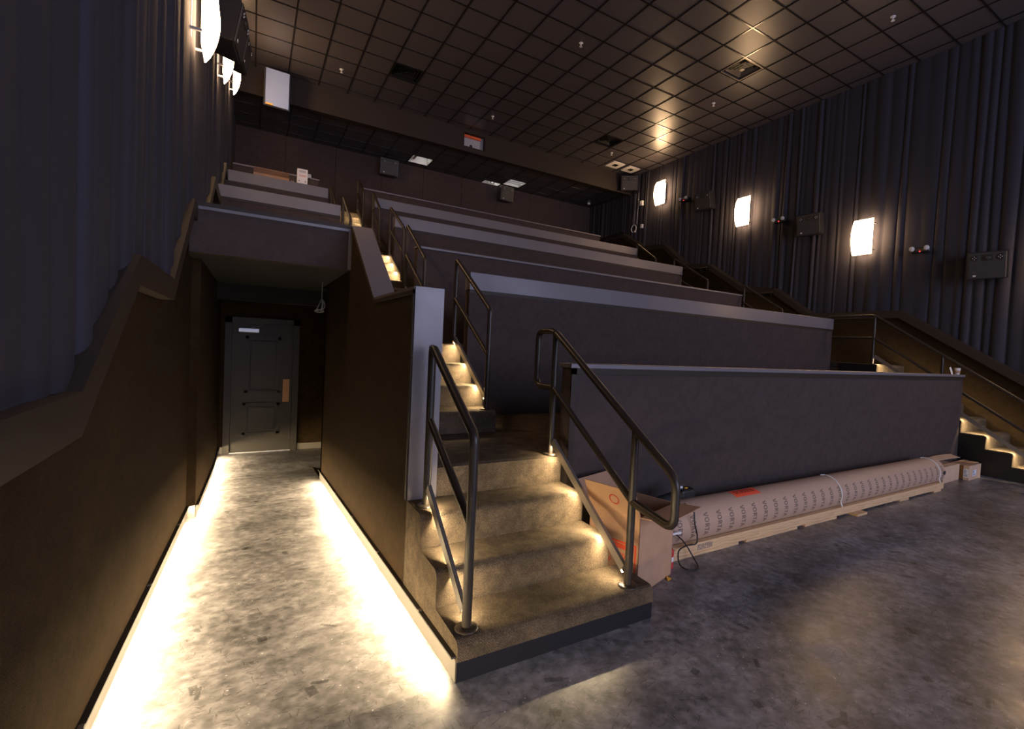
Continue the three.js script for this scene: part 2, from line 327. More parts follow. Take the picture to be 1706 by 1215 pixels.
function curtain(side, pr, x, label) {
  const cols = [], z0 = ZFRONT, z1 = ZBACK; let z = z0;
  while (z > z1 + 0.05) {                                       // irregular pleats: flat runs, soft waves, tight tucks
    const w = side < 0 ? R_(0.07, 0.28) : R_(0.06, 0.26), dep = side < 0 ? R_(0.010, 0.032) : R_(0.014, 0.052), kind = rnd();
    const n = 7;
    for (let k = 0; k < n; k++) {
      const t = k / n; let d = kind < 0.45 ? 0.004 + dep * 0.25 * Math.sin(t * Math.PI) : dep * Math.pow(Math.sin(t * Math.PI), 0.7);
      cols.push([z - w * t, d]);
    }
    z -= w;
    if (rnd() < 0.55) { cols.push([z - 0.006, -0.012]); cols.push([z - 0.016, -0.012]); z -= 0.022; }
  }
  cols.push([z1, 0]);
  const rows = 6, pos = [], uv = [], idx = [];
  for (let i = 0; i < cols.length; i++) {
    const [cz, d] = cols[i], yb = yAt(pr, cz) - 0.01, yt = cz < ZBEAM - 0.1 ? HL : HC;
    for (let j = 0; j <= rows; j++) {
      const t = j / rows, y = yb + (yt - yb) * t, k = 1 - 0.25 * t;
      pos.push(x - side * (d * k + 0.004 * Math.sin(cz * 3 + y * 1.3)), y, cz + 0.012 * Math.sin(y * 0.9 + i * 0.21)); uv.push(cz, y);
    }
  }
  for (let i = 0; i < cols.length - 1; i++) for (let j = 0; j < rows; j++) { const a = i * (rows + 1) + j, b = a + rows + 1; if (side > 0) idx.push(a, a + 1, b, b, a + 1, b + 1); else idx.push(a, b, a + 1, b, b + 1, a + 1); }
  const g = new THREE.BufferGeometry(); g.setAttribute('position', new THREE.Float32BufferAttribute(pos, 3)); g.setAttribute('uv', new THREE.Float32BufferAttribute(uv, 2)); g.setIndex(idx); g.computeVertexNormals();
  const m = M.curtain.clone(); m.side = THREE.DoubleSide;
  tag(mesh('wall_curtain', g, m), label, 'curtain', 'pleated curtains on the side walls');
}
curtain(-1, profL, -0.495, 'tall dark pleated curtain above the stepped ledge and ramp');
curtain(1, profR, 10.52, 'tall dark pleated curtain above the far aisle stairs');

// ------------------------------------------------------------------ exit passage
{
  const w = struct('wall_corridor', 'dark carpeted passage wall that carries the steps and a sloped cap');
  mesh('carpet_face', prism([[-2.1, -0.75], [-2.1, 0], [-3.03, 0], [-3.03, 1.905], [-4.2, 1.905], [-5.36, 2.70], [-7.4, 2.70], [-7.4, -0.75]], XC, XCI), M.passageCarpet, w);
  mesh('end_board', bx(XC - 0.004, XCI + 0.012, 3 * r + 0.002, 1.925, -3.03, -3.012), M.board, w);
  mesh('cap', prism([[-3.012, 1.925], [-4.2, 1.925], [-5.36, 2.725], [-5.36, 2.70], [-4.2, 1.905], [-3.03, 1.905]], XC - 0.01, XCI + 0.012), M.board, w);
  mesh('edge_trim', [bx(XC - 0.012, XC, 3 * r, 1.905, -3.055, -3.03), bar([XC - 0.006, 1.893, -3.03], [XC - 0.006, 1.893, -4.2], 0.012, 0.025), bar([XC - 0.006, 1.893, -4.2], [XC - 0.006, 2.69, -5.36], 0.012, 0.025)], M.trim, w);

  const f = struct('wall_bridge', 'dark fascia of the seating deck that crosses over the passage');
  mesh('fascia', bx(XL + 0.02, XC, 2.285, 2.70, -5.57, -5.45), M.wallCarpet, f);
  mesh('cap', bx(XL + 0.0, XCI + 0.012, 2.70, 2.735, -5.57, -5.43), M.trim, f);
  mesh('edge_trim', [bx(XC - 0.03, XC + 0.002, 2.285, 2.70, -5.45, -5.438), bx(XL + 0.02, XC, 2.672, 2.70, -5.45, -5.44)], M.board, f);

  const s = struct('ceiling_corridor', 'black underside of the seating deck over the passage', 'ceiling');
  mesh('soffit', [bx(XWL, XC, 2.285, 2.345, -9.95, -5.57), bx(XC, 1.75, 2.285, 2.345, -9.95, -8.0)], M.paintBlack, s);
  mesh('header', bx(XL, 1.75, 2.05, 2.285, -8.75, -8.55), M.paintBlack, s);
  const pl = struct('wall_passage', 'dark carpeted wall panel that stands proud below the seating deck');
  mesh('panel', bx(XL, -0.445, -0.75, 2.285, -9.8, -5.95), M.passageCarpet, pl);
  const e = struct('wall_end', 'dark painted wall around the exit door');
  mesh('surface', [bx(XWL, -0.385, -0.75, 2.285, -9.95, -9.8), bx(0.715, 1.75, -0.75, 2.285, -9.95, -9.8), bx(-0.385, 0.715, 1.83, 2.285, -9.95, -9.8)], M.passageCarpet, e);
  const al = struct('wall_alcove', 'dark carpeted wall of the recess beside the exit door');
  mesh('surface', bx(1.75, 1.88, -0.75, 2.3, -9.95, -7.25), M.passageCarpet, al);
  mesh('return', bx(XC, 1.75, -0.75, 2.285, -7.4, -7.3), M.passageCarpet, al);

  // exit door
  const y0 = rampY(-9), d = thing('door_1', 'dark two-panel exit door with closer at the foot of the ramp', 'door', [0.165, y0, -9.82], null, 'structure');
  mesh('frame', [bx(-0.55, -0.455, 0, 2.31, -0.02, 0.07), bx(0.455, 0.55, 0, 2.31, -0.02, 0.07), bx(-0.55, 0.55, 2.215, 2.31, -0.02, 0.07)], M.door, d);
  const leaf = mesh('leaf', bx(-0.452, 0.452, 0.012, 2.213, -0.045, 0), M.door, d);
  const raised = (xa, xb, ya, yb) => {                         // moulded frame and raised field of a door panel
    const g = [], q = 0.045;
    g.push(bx(xa, xb, yb - q, yb, 0, 0.016), bx(xa, xb, ya, ya + q, 0, 0.016), bx(xa, xa + q, ya, yb, 0, 0.016), bx(xb - q, xb, ya, yb, 0, 0.016));
    mesh('panel_moulding', g, M.door, leaf);
    mesh('panel_field', rb(xa + 0.075, xb - 0.075, ya + 0.075, yb - 0.075, -0.008, 0.014, 0.006), M.door, leaf);
  };
  raised(-0.26, 0.27, 1.02, 2.0); raised(-0.28, 0.27, 0.30, 0.85);
  const cl = mesh('closer', rb(-0.37, -0.06, 2.06, 2.135, 0.0, 0.06, 0.012), M.steel, d);
  mesh('closer_arm', tube([[-0.2, 2.14, 0.03], [-0.02, 2.19, 0.12], [0.1, 2.22, 0.05]], 0.008, 0.01), M.steel, cl);
  mesh('push_plate', bx(0.315, 0.415, 0.86, 1.26, 0, 0.004), M.brass, d);
  mesh('threshold', bx(-0.455, 0.455, 0, 0.012, -0.03, 0.06), M.steel, d);
}
// ------------------------------------------------------------------ base boards with the strips of light over the ramp floor
function baseRun(name, label, x, s, za, zb, light, lightSpan) {      // s = +1 looks towards +x
  const o = struct(name, label, 'baseboard');
  const H = 0.115, cuts = [za, ...(za > -2.1 && zb < -2.1 ? [-2.1] : []), ...(za > -8.4 && zb < -8.4 ? [-8.4] : []), zb];
  const slab = (x0, x1, h0, h1) => cuts.slice(1).map((b, k) => { const a = cuts[k]; return prism([[a, rampY(a) + h0], [a, rampY(a) + h1], [b, rampY(b) + h1], [b, rampY(b) + h0]], Math.min(x0, x1), Math.max(x0, x1)); });
  mesh('board', slab(x, x + s * 0.006, 0, light ? H - 0.010 : H), M.base, o);
  if (light) {
    const t = thing('light_channel', light, 'light strip', [0, 0, 0], 'light channels along the ramp');
    mesh('channel', slab(x + s * 0.002, x + s * 0.027, H + 0.001, H + 0.010), M.channelDark, t);
    const [l0, l1] = lightSpan, lc = [l0, ...cuts.slice(1, -1).filter((c) => c < l0 && c > l1), l1];
    for (let k = 0; k < lc.length - 1; k++) {
      const A = [x + s * 0.0032, rampY(lc[k]) + H - 0.004, lc[k]], B = [x + s * 0.0032, rampY(lc[k + 1]) + H - 0.004, lc[k + 1]];
      mesh('diffuser', bar(A, B, 0.004, 0.008), M.strip, t);
      A[0] += s * 0.0032; B[0] += s * 0.0032;
      stripLight(A, B, 0.008, [s, -0.25, 0], BASE_L, t);
    }
    for (let k = 0; k < 5; k++) { const z = za + (zb - za) * (k + 0.5) / 5; mesh('clip', bx(x + s * 0.008, x + s * 0.027, rampY(z) + H + 0.008, rampY(z) + H + 0.014, z - 0.012, z + 0.012), M.channel, t); }
  }
}
baseRun('baseboard_left', 'pale baseboard below the stepped ledge wall, lit by a strip', XL, 1, 1.2, -5.94, 'long light channel on the baseboard below the stepped ledge', [0.9, -5.9]);
baseRun('baseboard_passage', 'pale baseboard of the proud panel beside the exit door', -0.445, 1, -5.95, -9.75, 'light channel on the baseboard of the proud panel under the deck', [-6.0, -9.5]);
baseRun('baseboard_right', 'pale baseboard under the steps and carpeted passage wall', XC, -1, -2.1, -7.4, 'long light channel on the baseboard under the steps', [-2.2, -7.2]);
{
  const o = struct('baseboard_end', 'pale baseboard on the wall beside the exit door', 'baseboard'), y = rampY(-9);
  mesh('board', [bx(0.72, 1.75, y, y + 0.11, -9.8, -9.788), bx(XL + 0.075, -0.39, y, y + 0.11, -9.8, -9.788), bx(-0.52, -0.445, rampY(-5.95), rampY(-5.95) + 0.125, -5.95, -5.938)], M.base, o);
}

// ------------------------------------------------------------------ seating platforms
const tierName = ['', 'carpeted deck behind the low front wall', 'carpeted deck above the tall panelled wall', 'carpeted deck of the third row', 'carpeted deck of the fourth row', 'carpeted deck of the fifth row', 'carpeted top deck before the back wall'];
for (let k = 1; k <= 6; k++) {
  const z0 = Tz[k] - 0.12, z1 = k < 6 ? Tz[k + 1] : ZBACK;
  const f = struct('tier_floor', 'dark ' + tierName[k] + ' between the two aisles', 'floor');
  mesh('deck', bx(XA, XB, 0, Pf[k], z1, z0), M.stepCarpet, f);
}
for (let k = 3; k <= 6; k++) {                                    // the small block over the passage
  const z0 = k === 3 ? -5.57 : Tz[k] - 0.12, z1 = k < 6 ? Tz[k + 1] : ZBACK;
  const f = struct('deck_floor', 'dark ' + tierName[k] + ' in the narrow block over the passage', 'floor');
  mesh('deck', bx(XL - 0.04, k === 3 ? XCI : 1.2, k === 3 ? 2.345 : Pf[k] - 0.6, Pf[k] + (k === 3 ? 0.01 : 0), z1, z0), M.stepCarpet, f);
}
// ------------------------------------------------------------------ row walls
function rowWall(label, x0, x1, z, yb, yt, style, band = 0.2, d = 0.12) {
  const w = struct('row_wall', label);
  const faceTop = style === 'band' ? yt - band : yt - 0.035;
  mesh('carpet_face', bx(x0, x1, yb, faceTop, z - d, z), M.wallCarpet, w);
  if (style === 'band') {
    mesh('band', rb(x0 - 0.005, x1 + 0.005, faceTop + 0.006, yt, z - d - 0.01, z + 0.014, 0.006), M.board, w);
    mesh('reveal', bx(x0, x1, faceTop - 0.03, faceTop + 0.006, z - 0.005, z + 0.006), M.trim, w);
  } else {
    mesh('cap', rb(x0 - 0.015, x1 + 0.015, yt - 0.035, yt, z - d - 0.02, z + 0.022, 0.006), M.board, w);
    if (style === 'frame') mesh('edge_trim', [bx(x0, x0 + 0.045, yb, faceTop, z, z + 0.012), bx(x0, x1, faceTop - 0.045, faceTop, z, z + 0.012)], M.trim, w);
  }
  return w;
}
rowWall('long low dark wall at the front, behind the cardboard roll', XA + 0.05, XB, Tz[1], 0, 1.475, 'frame');
rowWall('tall dark wall with a wide painted band behind the first deck', XA + 0.02, XB - 0.02, Tz[2], Pf[1], 2.365, 'band');
rowWall('dark row wall with a slim pale cap behind the second deck', 2.0, XB - 0.02, Tz[3], Pf[2], 2.955, 'cap');
rowWall('row wall with a wide painted band behind the third deck', 2.1, XB - 0.02, Tz[4], Pf[3], 3.775, 'band', 0.21);
rowWall('row wall with a wide painted band behind the fourth deck', 2.1, XB - 0.02, Tz[5], Pf[4], 4.495, 'band', 0.20);
rowWall('uppermost dark row wall with a slim cap before the back wall', 2.15, XB - 0.02, Tz[6], Pf[5], 5.16, 'cap');
rowWall('short banded row wall of the narrow block, next above the deck fascia', XL + 0.02, 1.2, Tz[4], Pf[3], 3.775, 'band', 0.185);
rowWall('short banded row wall of the narrow block with boxes behind it', XL + 0.02, 1.2, Tz[5], Pf[4], 4.49, 'band', 0.20);
rowWall('short uppermost row wall of the narrow block with a slim cap', XL + 0.02, 1.2, Tz[6], Pf[5], 5.14, 'cap');

// ------------------------------------------------------------------ stairs
function stairs(name, label, list, x0, x1, mat = M.stepCarpet) {   // list: [zFront, zBack, yTop, yBottom, x0?, x1?]
  const s = thing(name, label, 'stairs', [0, 0, 0], 'carpeted aisle stairs', 'structure');
  for (const [zf, zb, yt, yb, a, b] of list) {
    const q = 0.045, pts = [[zf, yb]];
    for (let k = 0; k <= 5; k++) { const t = k / 5 * Math.PI / 2; pts.push([zf - q + q * Math.cos(t), yt - q + q * Math.sin(t)]); }
    pts.push([zb, yt], [zb, yb]);
    mesh('step', prism(pts, a ?? x0, b ?? x1), mat, s);
  }
  return s;
}
const RZ = [-2.085, -2.415, -2.725, -3.03];
{
  const s = stairs('aisle_stairs', 'first four carpeted steps up from the concrete floor by the passage', [
    [RZ[0], RZ[1], r, 0.10, XC - 0.003, 2.075], [RZ[1], RZ[2], 2 * r, 0, XC - 0.003, 1.985], [RZ[2], RZ[3], 3 * r, 0, XC - 0.003, 1.985]], XC, 1.985);
  mesh('kick_board', bx(XC - 0.003, 2.075, 0, 0.10, RZ[0] - 0.30, RZ[0] - 0.006), M.vinyl, s);
  mesh('landing', prism([[RZ[3], 0], [RZ[3], 4 * r - 0.045], [RZ[3] - 0.013, 4 * r - 0.013], [RZ[3] - 0.045, 4 * r], [-5.06, 4 * r], [-5.06, 0]], XCI, XA), M.stepCarpet, s);
}
const flight = (zs, y0, rise, back, depth = 0.5) => zs.map((z, i) => [z, i < zs.length - 1 ? zs[i + 1] : back, y0 + rise * (i + 1), Math.max(0, y0 + rise * (i + 1) - depth)]);
const F2 = [-4.07, -4.39, -4.71, -5.04], F3 = [-6.45, -6.76, -7.07, -7.38], F4 = [-7.99, -8.31, -8.62, -8.93], F5 = [-9.77, -10.08, -10.39, -10.7], F6 = [-11.57, -11.88, -12.19, -12.5];
stairs('aisle_stairs', 'short flight of carpeted steps from the front landing to the second deck', flight(F2, Pf[1], r, F3[0]).map((s) => [s[0], s[1], s[2], Pf[1] + 0.001]), XCI, 1.93);
stairs('aisle_stairs', 'flight of carpeted steps up to the third deck behind the sloped cap', flight(F3, Pf[2], (Pf[3] - Pf[2]) / 4, F4[0]).map((s) => [s[0], s[1], s[2], Pf[2] + 0.001]), XCI, 2.02);
stairs('aisle_stairs', 'flight of brightly lit carpeted steps up to the fourth deck', flight(F4, Pf[3], (Pf[4] - Pf[3]) / 4, F5[0]), 1.2, 2.1);
stairs('aisle_stairs', 'flight of carpeted steps up to the fifth deck', flight(F5, Pf[4], (Pf[5] - Pf[4]) / 4, F6[0]), 1.2, 2.1);
stairs('aisle_stairs', 'highest flight of carpeted steps before the back wall', flight(F6, Pf[5], (Pf[6] - Pf[5]) / 4, ZBACK), 1.2, 2.1);
{
  const zs = []; for (let k = 0; k < 8; k++) zs.push(-2.085 - 0.31 * k);
  const s = stairs('aisle_stairs', 'long flight of eight carpeted steps beside the far curtain wall', flight(zs, 0, r, -6.1, 9), XB, XWR);
  mesh('side_board', prism([[zs[0], 0], ...zs.flatMap((z, k) => [[z, r * (k + 1) - 0.012], [k < 7 ? zs[k + 1] : -4.9, r * (k + 1) - 0.012]]), [-4.9, 0]], XB - 0.012, XB), M.vinyl, s);
  stairs('aisle_stairs', 'second flight of steps beside the far curtain wall', flight([-6.1, -6.42, -6.74, -7.06], Pf[2], (Pf[3] - Pf[2]) / 4, F4[0], 9), XB, XWR);
  stairs('aisle_stairs', 'third flight of steps beside the far curtain wall', flight(F4, Pf[3], (Pf[4] - Pf[3]) / 4, F5[0], 9), XB, XWR);
  stairs('aisle_stairs', 'fourth flight of steps beside the far curtain wall', flight(F5, Pf[4], (Pf[5] - Pf[4]) / 4, F6[0], 9), XB, XWR);
  stairs('aisle_stairs', 'highest flight of steps beside the far curtain wall', flight(F6, Pf[5], (Pf[6] - Pf[5]) / 4, ZBACK, 9), XB, XWR);
}

// ------------------------------------------------------------------ handrails, each with its light channel over the steps
const PR = 0.024;
function handrail(label, x, lo, hi, o = {}) {                     // lo/hi: {z, base, top}
  const t = thing('handrail', label, 'handrail', [0, 0, 0], o.group);
  const slope = (hi.top - lo.top) / (hi.z - lo.z), yOn = (z) => lo.top + slope * (z - lo.z);
  const mid = (p) => p.base + (p.top - p.base) * 0.54;
  if (o.loops) {
    const zl = lo.z + 0.34, ze = hi.z - 0.26, ym = mid(lo), yh = mid(hi);
    mesh('top_rail', tube([[x, yh, hi.z], [x, yh, ze], [x, hi.top, ze], [x, hi.top, hi.z - 0.02], [x, yOn(zl), zl], [x, ym - 0.05, zl], [x, ym, lo.z]], PR, 0.07, 120), M.rail, t);
    mesh('post', tube([[x, lo.base, lo.z], [x, lo.top, lo.z]], PR), M.rail, t);
    mesh('post', tube([[x, hi.base, hi.z], [x, hi.top, hi.z]], PR), M.rail, t);
  } else if (o.level) {
    mesh('top_rail', tube([[x, hi.base, o.level], [x, hi.top, o.level], [x, hi.top, hi.z], [x, yOn(lo.z), lo.z]], PR, 0.06, 80), M.rail, t);
    mesh('post', tube([[x, hi.base, hi.z], [x, hi.top, hi.z]], PR), M.rail, t);
    mesh('middle_rail', tube([[x, mid(hi), o.level], [x, mid(hi), hi.z]], PR * 0.9), M.rail, t);
    for (const [z, b] of o.posts || []) mesh('post', tube([[x, b, z], [x, yOn(z), z]], PR), M.rail, t);
  } else {
    mesh('top_rail', tube([[x, hi.base, hi.z], [x, hi.top, hi.z], [x, lo.top, lo.z], [x, lo.base, lo.z]], PR, 0.035, 90), M.rail, t);
  }
  mesh('middle_rail', tube([[x, mid(hi), hi.z], [x, mid(lo), lo.z]], PR * 0.92), M.rail, t);
  if (!o.plain) {
    const fl = []; for (const p of [lo, hi]) fl.push(lathe([[0, 0.012], [0.05, 0.012], [0.058, 0.004], [0.058, 0]], 18).translate(x, p.base, p.z));
    for (const g of fl) mesh('flange', g, M.rail, t);
  }
  if (o.side) {                                                   // channel slung between the posts just over the noses of the steps
    const s = o.side, cx = x + s * (o.off ?? 0.0), A = [cx, lo.base + (o.ca ?? 0.06), lo.z - 0.045], B = [cx, hi.base + (o.cb ?? 0.02), hi.z + 0.03];
    const ch = mesh('light_channel', bar(A, B, 0.022, 0.055), M.channel, t);
    const q = (p) => [p[0] + s * 0.004, p[1] - 0.029, p[2]];
    mesh('diffuser', bar(q(A), q(B), 0.010, 0.004), M.strip, ch);
    const q2 = (p) => [p[0] + s * 0.006, p[1] - 0.034, p[2]];
    stripLight(q2(A), q2(B), 0.01, [s * 0.9, -1, 0], (o.L ?? 1) * STEP_L, t);
  }
  return t;
}
handrail('short dark handrail on the first steps beside the passage', 0.926, { z: -2.18, base: r, top: 1.145 }, { z: -2.88, base: 3 * r, top: 1.565 }, { side: 1, ca: 0.07, cb: 0.12 });
handrail('dark handrail with looped ends on the first steps beside the open carton', 1.935, { z: -2.16, base: r, top: 1.13 }, { z: -3.1, base: 4 * r, top: 1.712 }, { loops: true, side: -1, ca: 0.09, cb: 0.10 });
handrail('dark handrail on the short flight behind the front landing', 1.87, { z: -4.17, base: Pf[1] + r, top: 1.91 }, { z: -5.1, base: Pf[2], top: 2.485 }, { side: -1, ca: 0.12, cb: 0.06 });
handrail('dark handrail on the flight to the third deck', 1.96, { z: -6.58, base: Pf[2] + r, top: 2.70 }, { z: -7.55, base: Pf[3], top: 3.32 }, { side: -1, plain: true });
handrail('dark handrail on the brightly lit flight to the fourth deck', 2.02, { z: -8.0, base: Pf[3] + 0.178, top: 3.38 }, { z: -8.95, base: Pf[4], top: 3.90 }, { side: -1, plain: true, L: 1.6 });
handrail('dark handrail on the flight to the fifth deck', 2.02, { z: -9.85, base: Pf[4] + 0.18, top: 4.08 }, { z: -10.5, base: Pf[5], top: 4.53 }, { side: -1, plain: true, L: 1.4 });
handrail('dark handrail on the highest flight, seen against the back wall', 2.02, { z: -11.55, base: Pf[5] + 0.18, top: 4.80 }, { z: -12.3, base: Pf[6], top: 5.27 }, { side: -1, plain: true, L: 1.4 });
handrail('thin handrail at the end of the short banded row wall with boxes', 1.3, { z: -10.34, base: Pf[5] - 0.3, top: 4.13 }, { z: -11.1, base: Pf[5], top: 4.66 }, { plain: true });
handrail('thin handrail at the end of the short banded row wall above the deck fascia', 1.3, { z: -8.5, base: Pf[4] - 0.35, top: 3.47 }, { z: -9.36, base: Pf[4], top: 4.03 }, { plain: true });
handrail('long dark handrail with a squared upper end on the far flight of eight steps', 9.33, { z: -1.9, base: 0, top: 0.85 }, { z: -4.36, base: Pf[2], top: 2.42 }, { level: -5.17, posts: [[-3.33, 5 * r], [-1.9, 0]], side: 1, ca: 0.16, cb: 0.14, plain: true, off: 0 });
handrail('dark handrail on the second flight by the far curtain wall', 9.33, { z: -6.15, base: Pf[2] + r, top: 2.59 }, { z: -7.1, base: Pf[3], top: 3.16 }, { plain: true, side: 1 });
handrail('dark handrail on the third flight by the far curtain wall', 9.33, { z: -8.15, base: Pf[3] + r, top: 3.37 }, { z: -9.3, base: Pf[4], top: 4.04 }, { plain: true });
handrail('dark handrail on the fourth flight by the far curtain wall', 9.33, { z: -10.0, base: Pf[4] + r, top: 4.13 }, { z: -10.8, base: Pf[5], top: 4.65 }, { plain: true });
{
  const bits = [['short level grab bar on the far wall by the third flight', -8.93, -9.25, 3.89], ['short level grab bar on the far wall by the second flight', -6.98, -7.33, 3.09], ['long level grab bar on the far wall by the highest flight', -12.55, -13.8, 5.42]];
  for (const [l, a, b, y] of bits) {
    const t = thing('wall_rail', l, 'handrail', [10.2, y, a]);
    mesh('bar', tube([[0, 0, 0], [0, 0, b - a]], 0.02), M.rail, t);
    for (const q of [0.2, 0.8]) mesh('bracket', tube([[0, 0, (b - a) * q], [0.02, -0.05, (b - a) * q], [XWR - 10.2 + 0.005, -0.06, (b - a) * q]], 0.009, 0.02), M.rail, t);
  }
}

// ------------------------------------------------------------------ wall sconces
function sconce(side, x, y, z, label) {                            // bowed glowing panel held by clips; s points into the room
  const t = thing('wall_sconce', label, 'wall light', [x, y, z], 'glowing sconces along the side walls'), s = -side;
  const bow = (d) => { const q = []; for (let k = 0; k <= 14; k++) { const a = k / 14; q.push([s * (0.10 + d * Math.pow(Math.sin(a * Math.PI), 0.75)), -0.35 + 0.70 * a]); } return q; };
  const o = bow(0.10), i = [[s * 0.092, 0.35], [s * 0.092, -0.35]];
  const sh = new THREE.Shape([...o, ...i].map(([a, b]) => new THREE.Vector2(a, b)));
  const g = new THREE.ExtrudeGeometry(sh, { depth: 0.36, bevelEnabled: false }); g.translate(0, 0, -0.18);
  mesh('shade', keepN(g), M.glow, t);
  mesh('back_plate', bx(-0.005, 0.012, -0.3, 0.3, -0.12, 0.12).translate(s * 0.01, 0, 0), M.steel, t);
  for (const zz of [-0.19, 0.17]) for (const yy of [-0.26, 0.26]) mesh('clip', rb(Math.min(0, s * 0.1), Math.max(0, s * 0.1), yy - 0.012, yy + 0.012, zz, zz + 0.02, 0.004), M.steel, t);
  const l = new THREE.RectAreaLight(WARM, SCONCE_P, 0.34, 0.62); l.position.set(s * 0.215, 0, 0); l.rotation.y = -s * Math.PI / 2; l.castShadow = true; t.add(l);
  return t;
}
[[-2.0, 3.25], [-5.17, 4.09], [-8.05, 5.2], [-11.05, 6.38]].forEach(([z, y], k) => {
  const where = ['beside the front of the hall', 'at the height of the second deck', 'at the height of the fourth deck', 'high up near the ceiling beam'][k];
  if (k) sconce(-1, -0.505, y + [0, 0.18, 0.11, 0][k], z, 'bright bowed sconce on the curtain above the ramp, ' + where);
  sconce(1, 10.44, y, z, 'bright bowed sconce on the far curtain, ' + where);
});
// ------------------------------------------------------------------ loudspeakers
function speaker(label, pos, turn, tilt, w = 0.47, h = 0.45, d = 0.27, group) {   // front looks along local +z
  const t = thing('wall_speaker', label, 'loudspeaker', pos, group);
  t.rotation.order = 'YXZ'; t.rotation.set(tilt, turn, 0);
  const sh = new THREE.Shape([[-w / 2, 0], [w / 2, 0], [w * 0.36, -d], [-w * 0.36, -d]].map(([a, b]) => new THREE.Vector2(a, b)));
  const g = new THREE.ExtrudeGeometry(sh, { depth: h - 0.03, bevelEnabled: true, bevelThickness: 0.015, bevelSize: 0.015, bevelSegments: 2 });
  g.rotateX(-Math.PI / 2); g.scale(1, 1, -1); g.translate(0, -h / 2 + 0.015, 0);
  const gg = g.index ? g.toNonIndexed() : g; const p = gg.attributes.position; for (let k = 0; k < p.count; k += 3) { for (const a of ['x', 'y', 'z']) { const G = { x: 'getX', y: 'getY', z: 'getZ' }[a], Sx = { x: 'setX', y: 'setY', z: 'setZ' }[a], q = p[G](k + 1); p[Sx](k + 1, p[G](k + 2)); p[Sx](k + 2, q); } }
  mesh('cabinet', triUV(gg), M.speaker, t);
  mesh('front_panel', rb(-w / 2 + 0.01, w / 2 - 0.01, -h / 2 + 0.015, h / 2 - 0.015, 0.012, 0.03, 0.008), M.grille, t);
  const horn = mesh('horn', bx(-0.07, 0.07, h / 2 - 0.15, h / 2 - 0.05, 0.03, 0.034), M.black, t);
  mesh('horn_wall', new THREE.CylinderGeometry(0.03, 0.055, 0.012, 4, 1).rotateX(Math.PI / 2).translate(0, h / 2 - 0.10, 0.04), M.speaker, horn);
  for (const sx of [-1, 1]) {
    const d4 = mesh('driver', lathe([[0, 0.004], [0.02, 0.004], [0.045, 0.01], [0.05, 0.0]], 16).rotateX(Math.PI / 2).translate(sx * w * 0.33, h / 2 - 0.10, 0.03), M.black, t);
    for (const [a, b] of [[0.022, 0], [-0.022, 0], [0, 0.022], [0, -0.022]]) mesh('screw', new THREE.SphereGeometry(0.008, 8, 6).translate(sx * w * 0.33 + a, h / 2 - 0.10 + b, 0.038), M.coneGrey, d4);
  }
  mesh('badge', rb(-w * 0.36, -w * 0.28, -h / 2 + 0.05, -h / 2 + 0.075, 0.03, 0.036, 0.003), M.white, t);
  mesh('bracket', bx(-0.04, 0.04, -0.05, 0.05, -d - 0.12, -d), M.paintBlack, t);
  return t;
}
const SPG = 'loudspeakers along the side walls';
[[-3.12, 3.27], [-6.2, 4.5], [-9.2, 5.68]].forEach(([z, y], k) => {
  const near = ['beside the lowest twin-head emergency light', 'between two bright sconces over the third deck', 'near the uppermost sconce'][k];
  speaker('boxy dark loudspeaker on the far curtain, ' + near, [10.16, y, z], -Math.PI / 2 + 0.10, 0.16, 0.49, 0.45, 0.26, SPG);
});
[[-6.2, 4.5], [-9.2, 5.68]].forEach(([z, y], k) => speaker('dark loudspeaker on the curtain above the ramp, ' + ['between the two lower sconces', 'next below the uppermost sconce'][k], [-0.20, y + 0.36, z - 0.35], Math.PI / 2 - 0.1, 0.16, 0.49, 0.45, 0.26, SPG));
speaker('dark loudspeaker tucked in the far corner under the ceiling beam', [10.12, 6.93, -12.25], -0.75, 0.2, 0.5, 0.46, 0.24, SPG);
{
  const t = speaker('dark loudspeaker with a painted cool sheen on its face, hung before the ceiling beam', [0.32, 6.72, -12.1], 0.05, 0.05, 0.45, 0.76, 0.3);
  mesh('face_sheen', bx(-0.215, 0.215, -0.365, 0.365, 0.047, 0.051), S({ color: rgb(0.36, 0.44, 0.62), roughness: 0.2, metalness: 0.4 }), t);  // pale blue plate paints the cool light reflected off the speaker face
  mesh('tape', bx(-0.21, -0.08, -0.365, -0.33, 0.051, 0.054), M.yellow, t);
}
speaker('square grey loudspeaker on the back wall beside the top stairs', [3.2, 6.47, ZBACK + 0.36], 0.0, 0.12, 0.46, 0.46, 0.28, 'loudspeakers on the back wall');
speaker('tilted square loudspeaker on the back wall below the open ceiling cells', [6.93, 6.48, ZBACK + 0.36], 0.12, 0.12, 0.44, 0.47, 0.28, 'loudspeakers on the back wall');
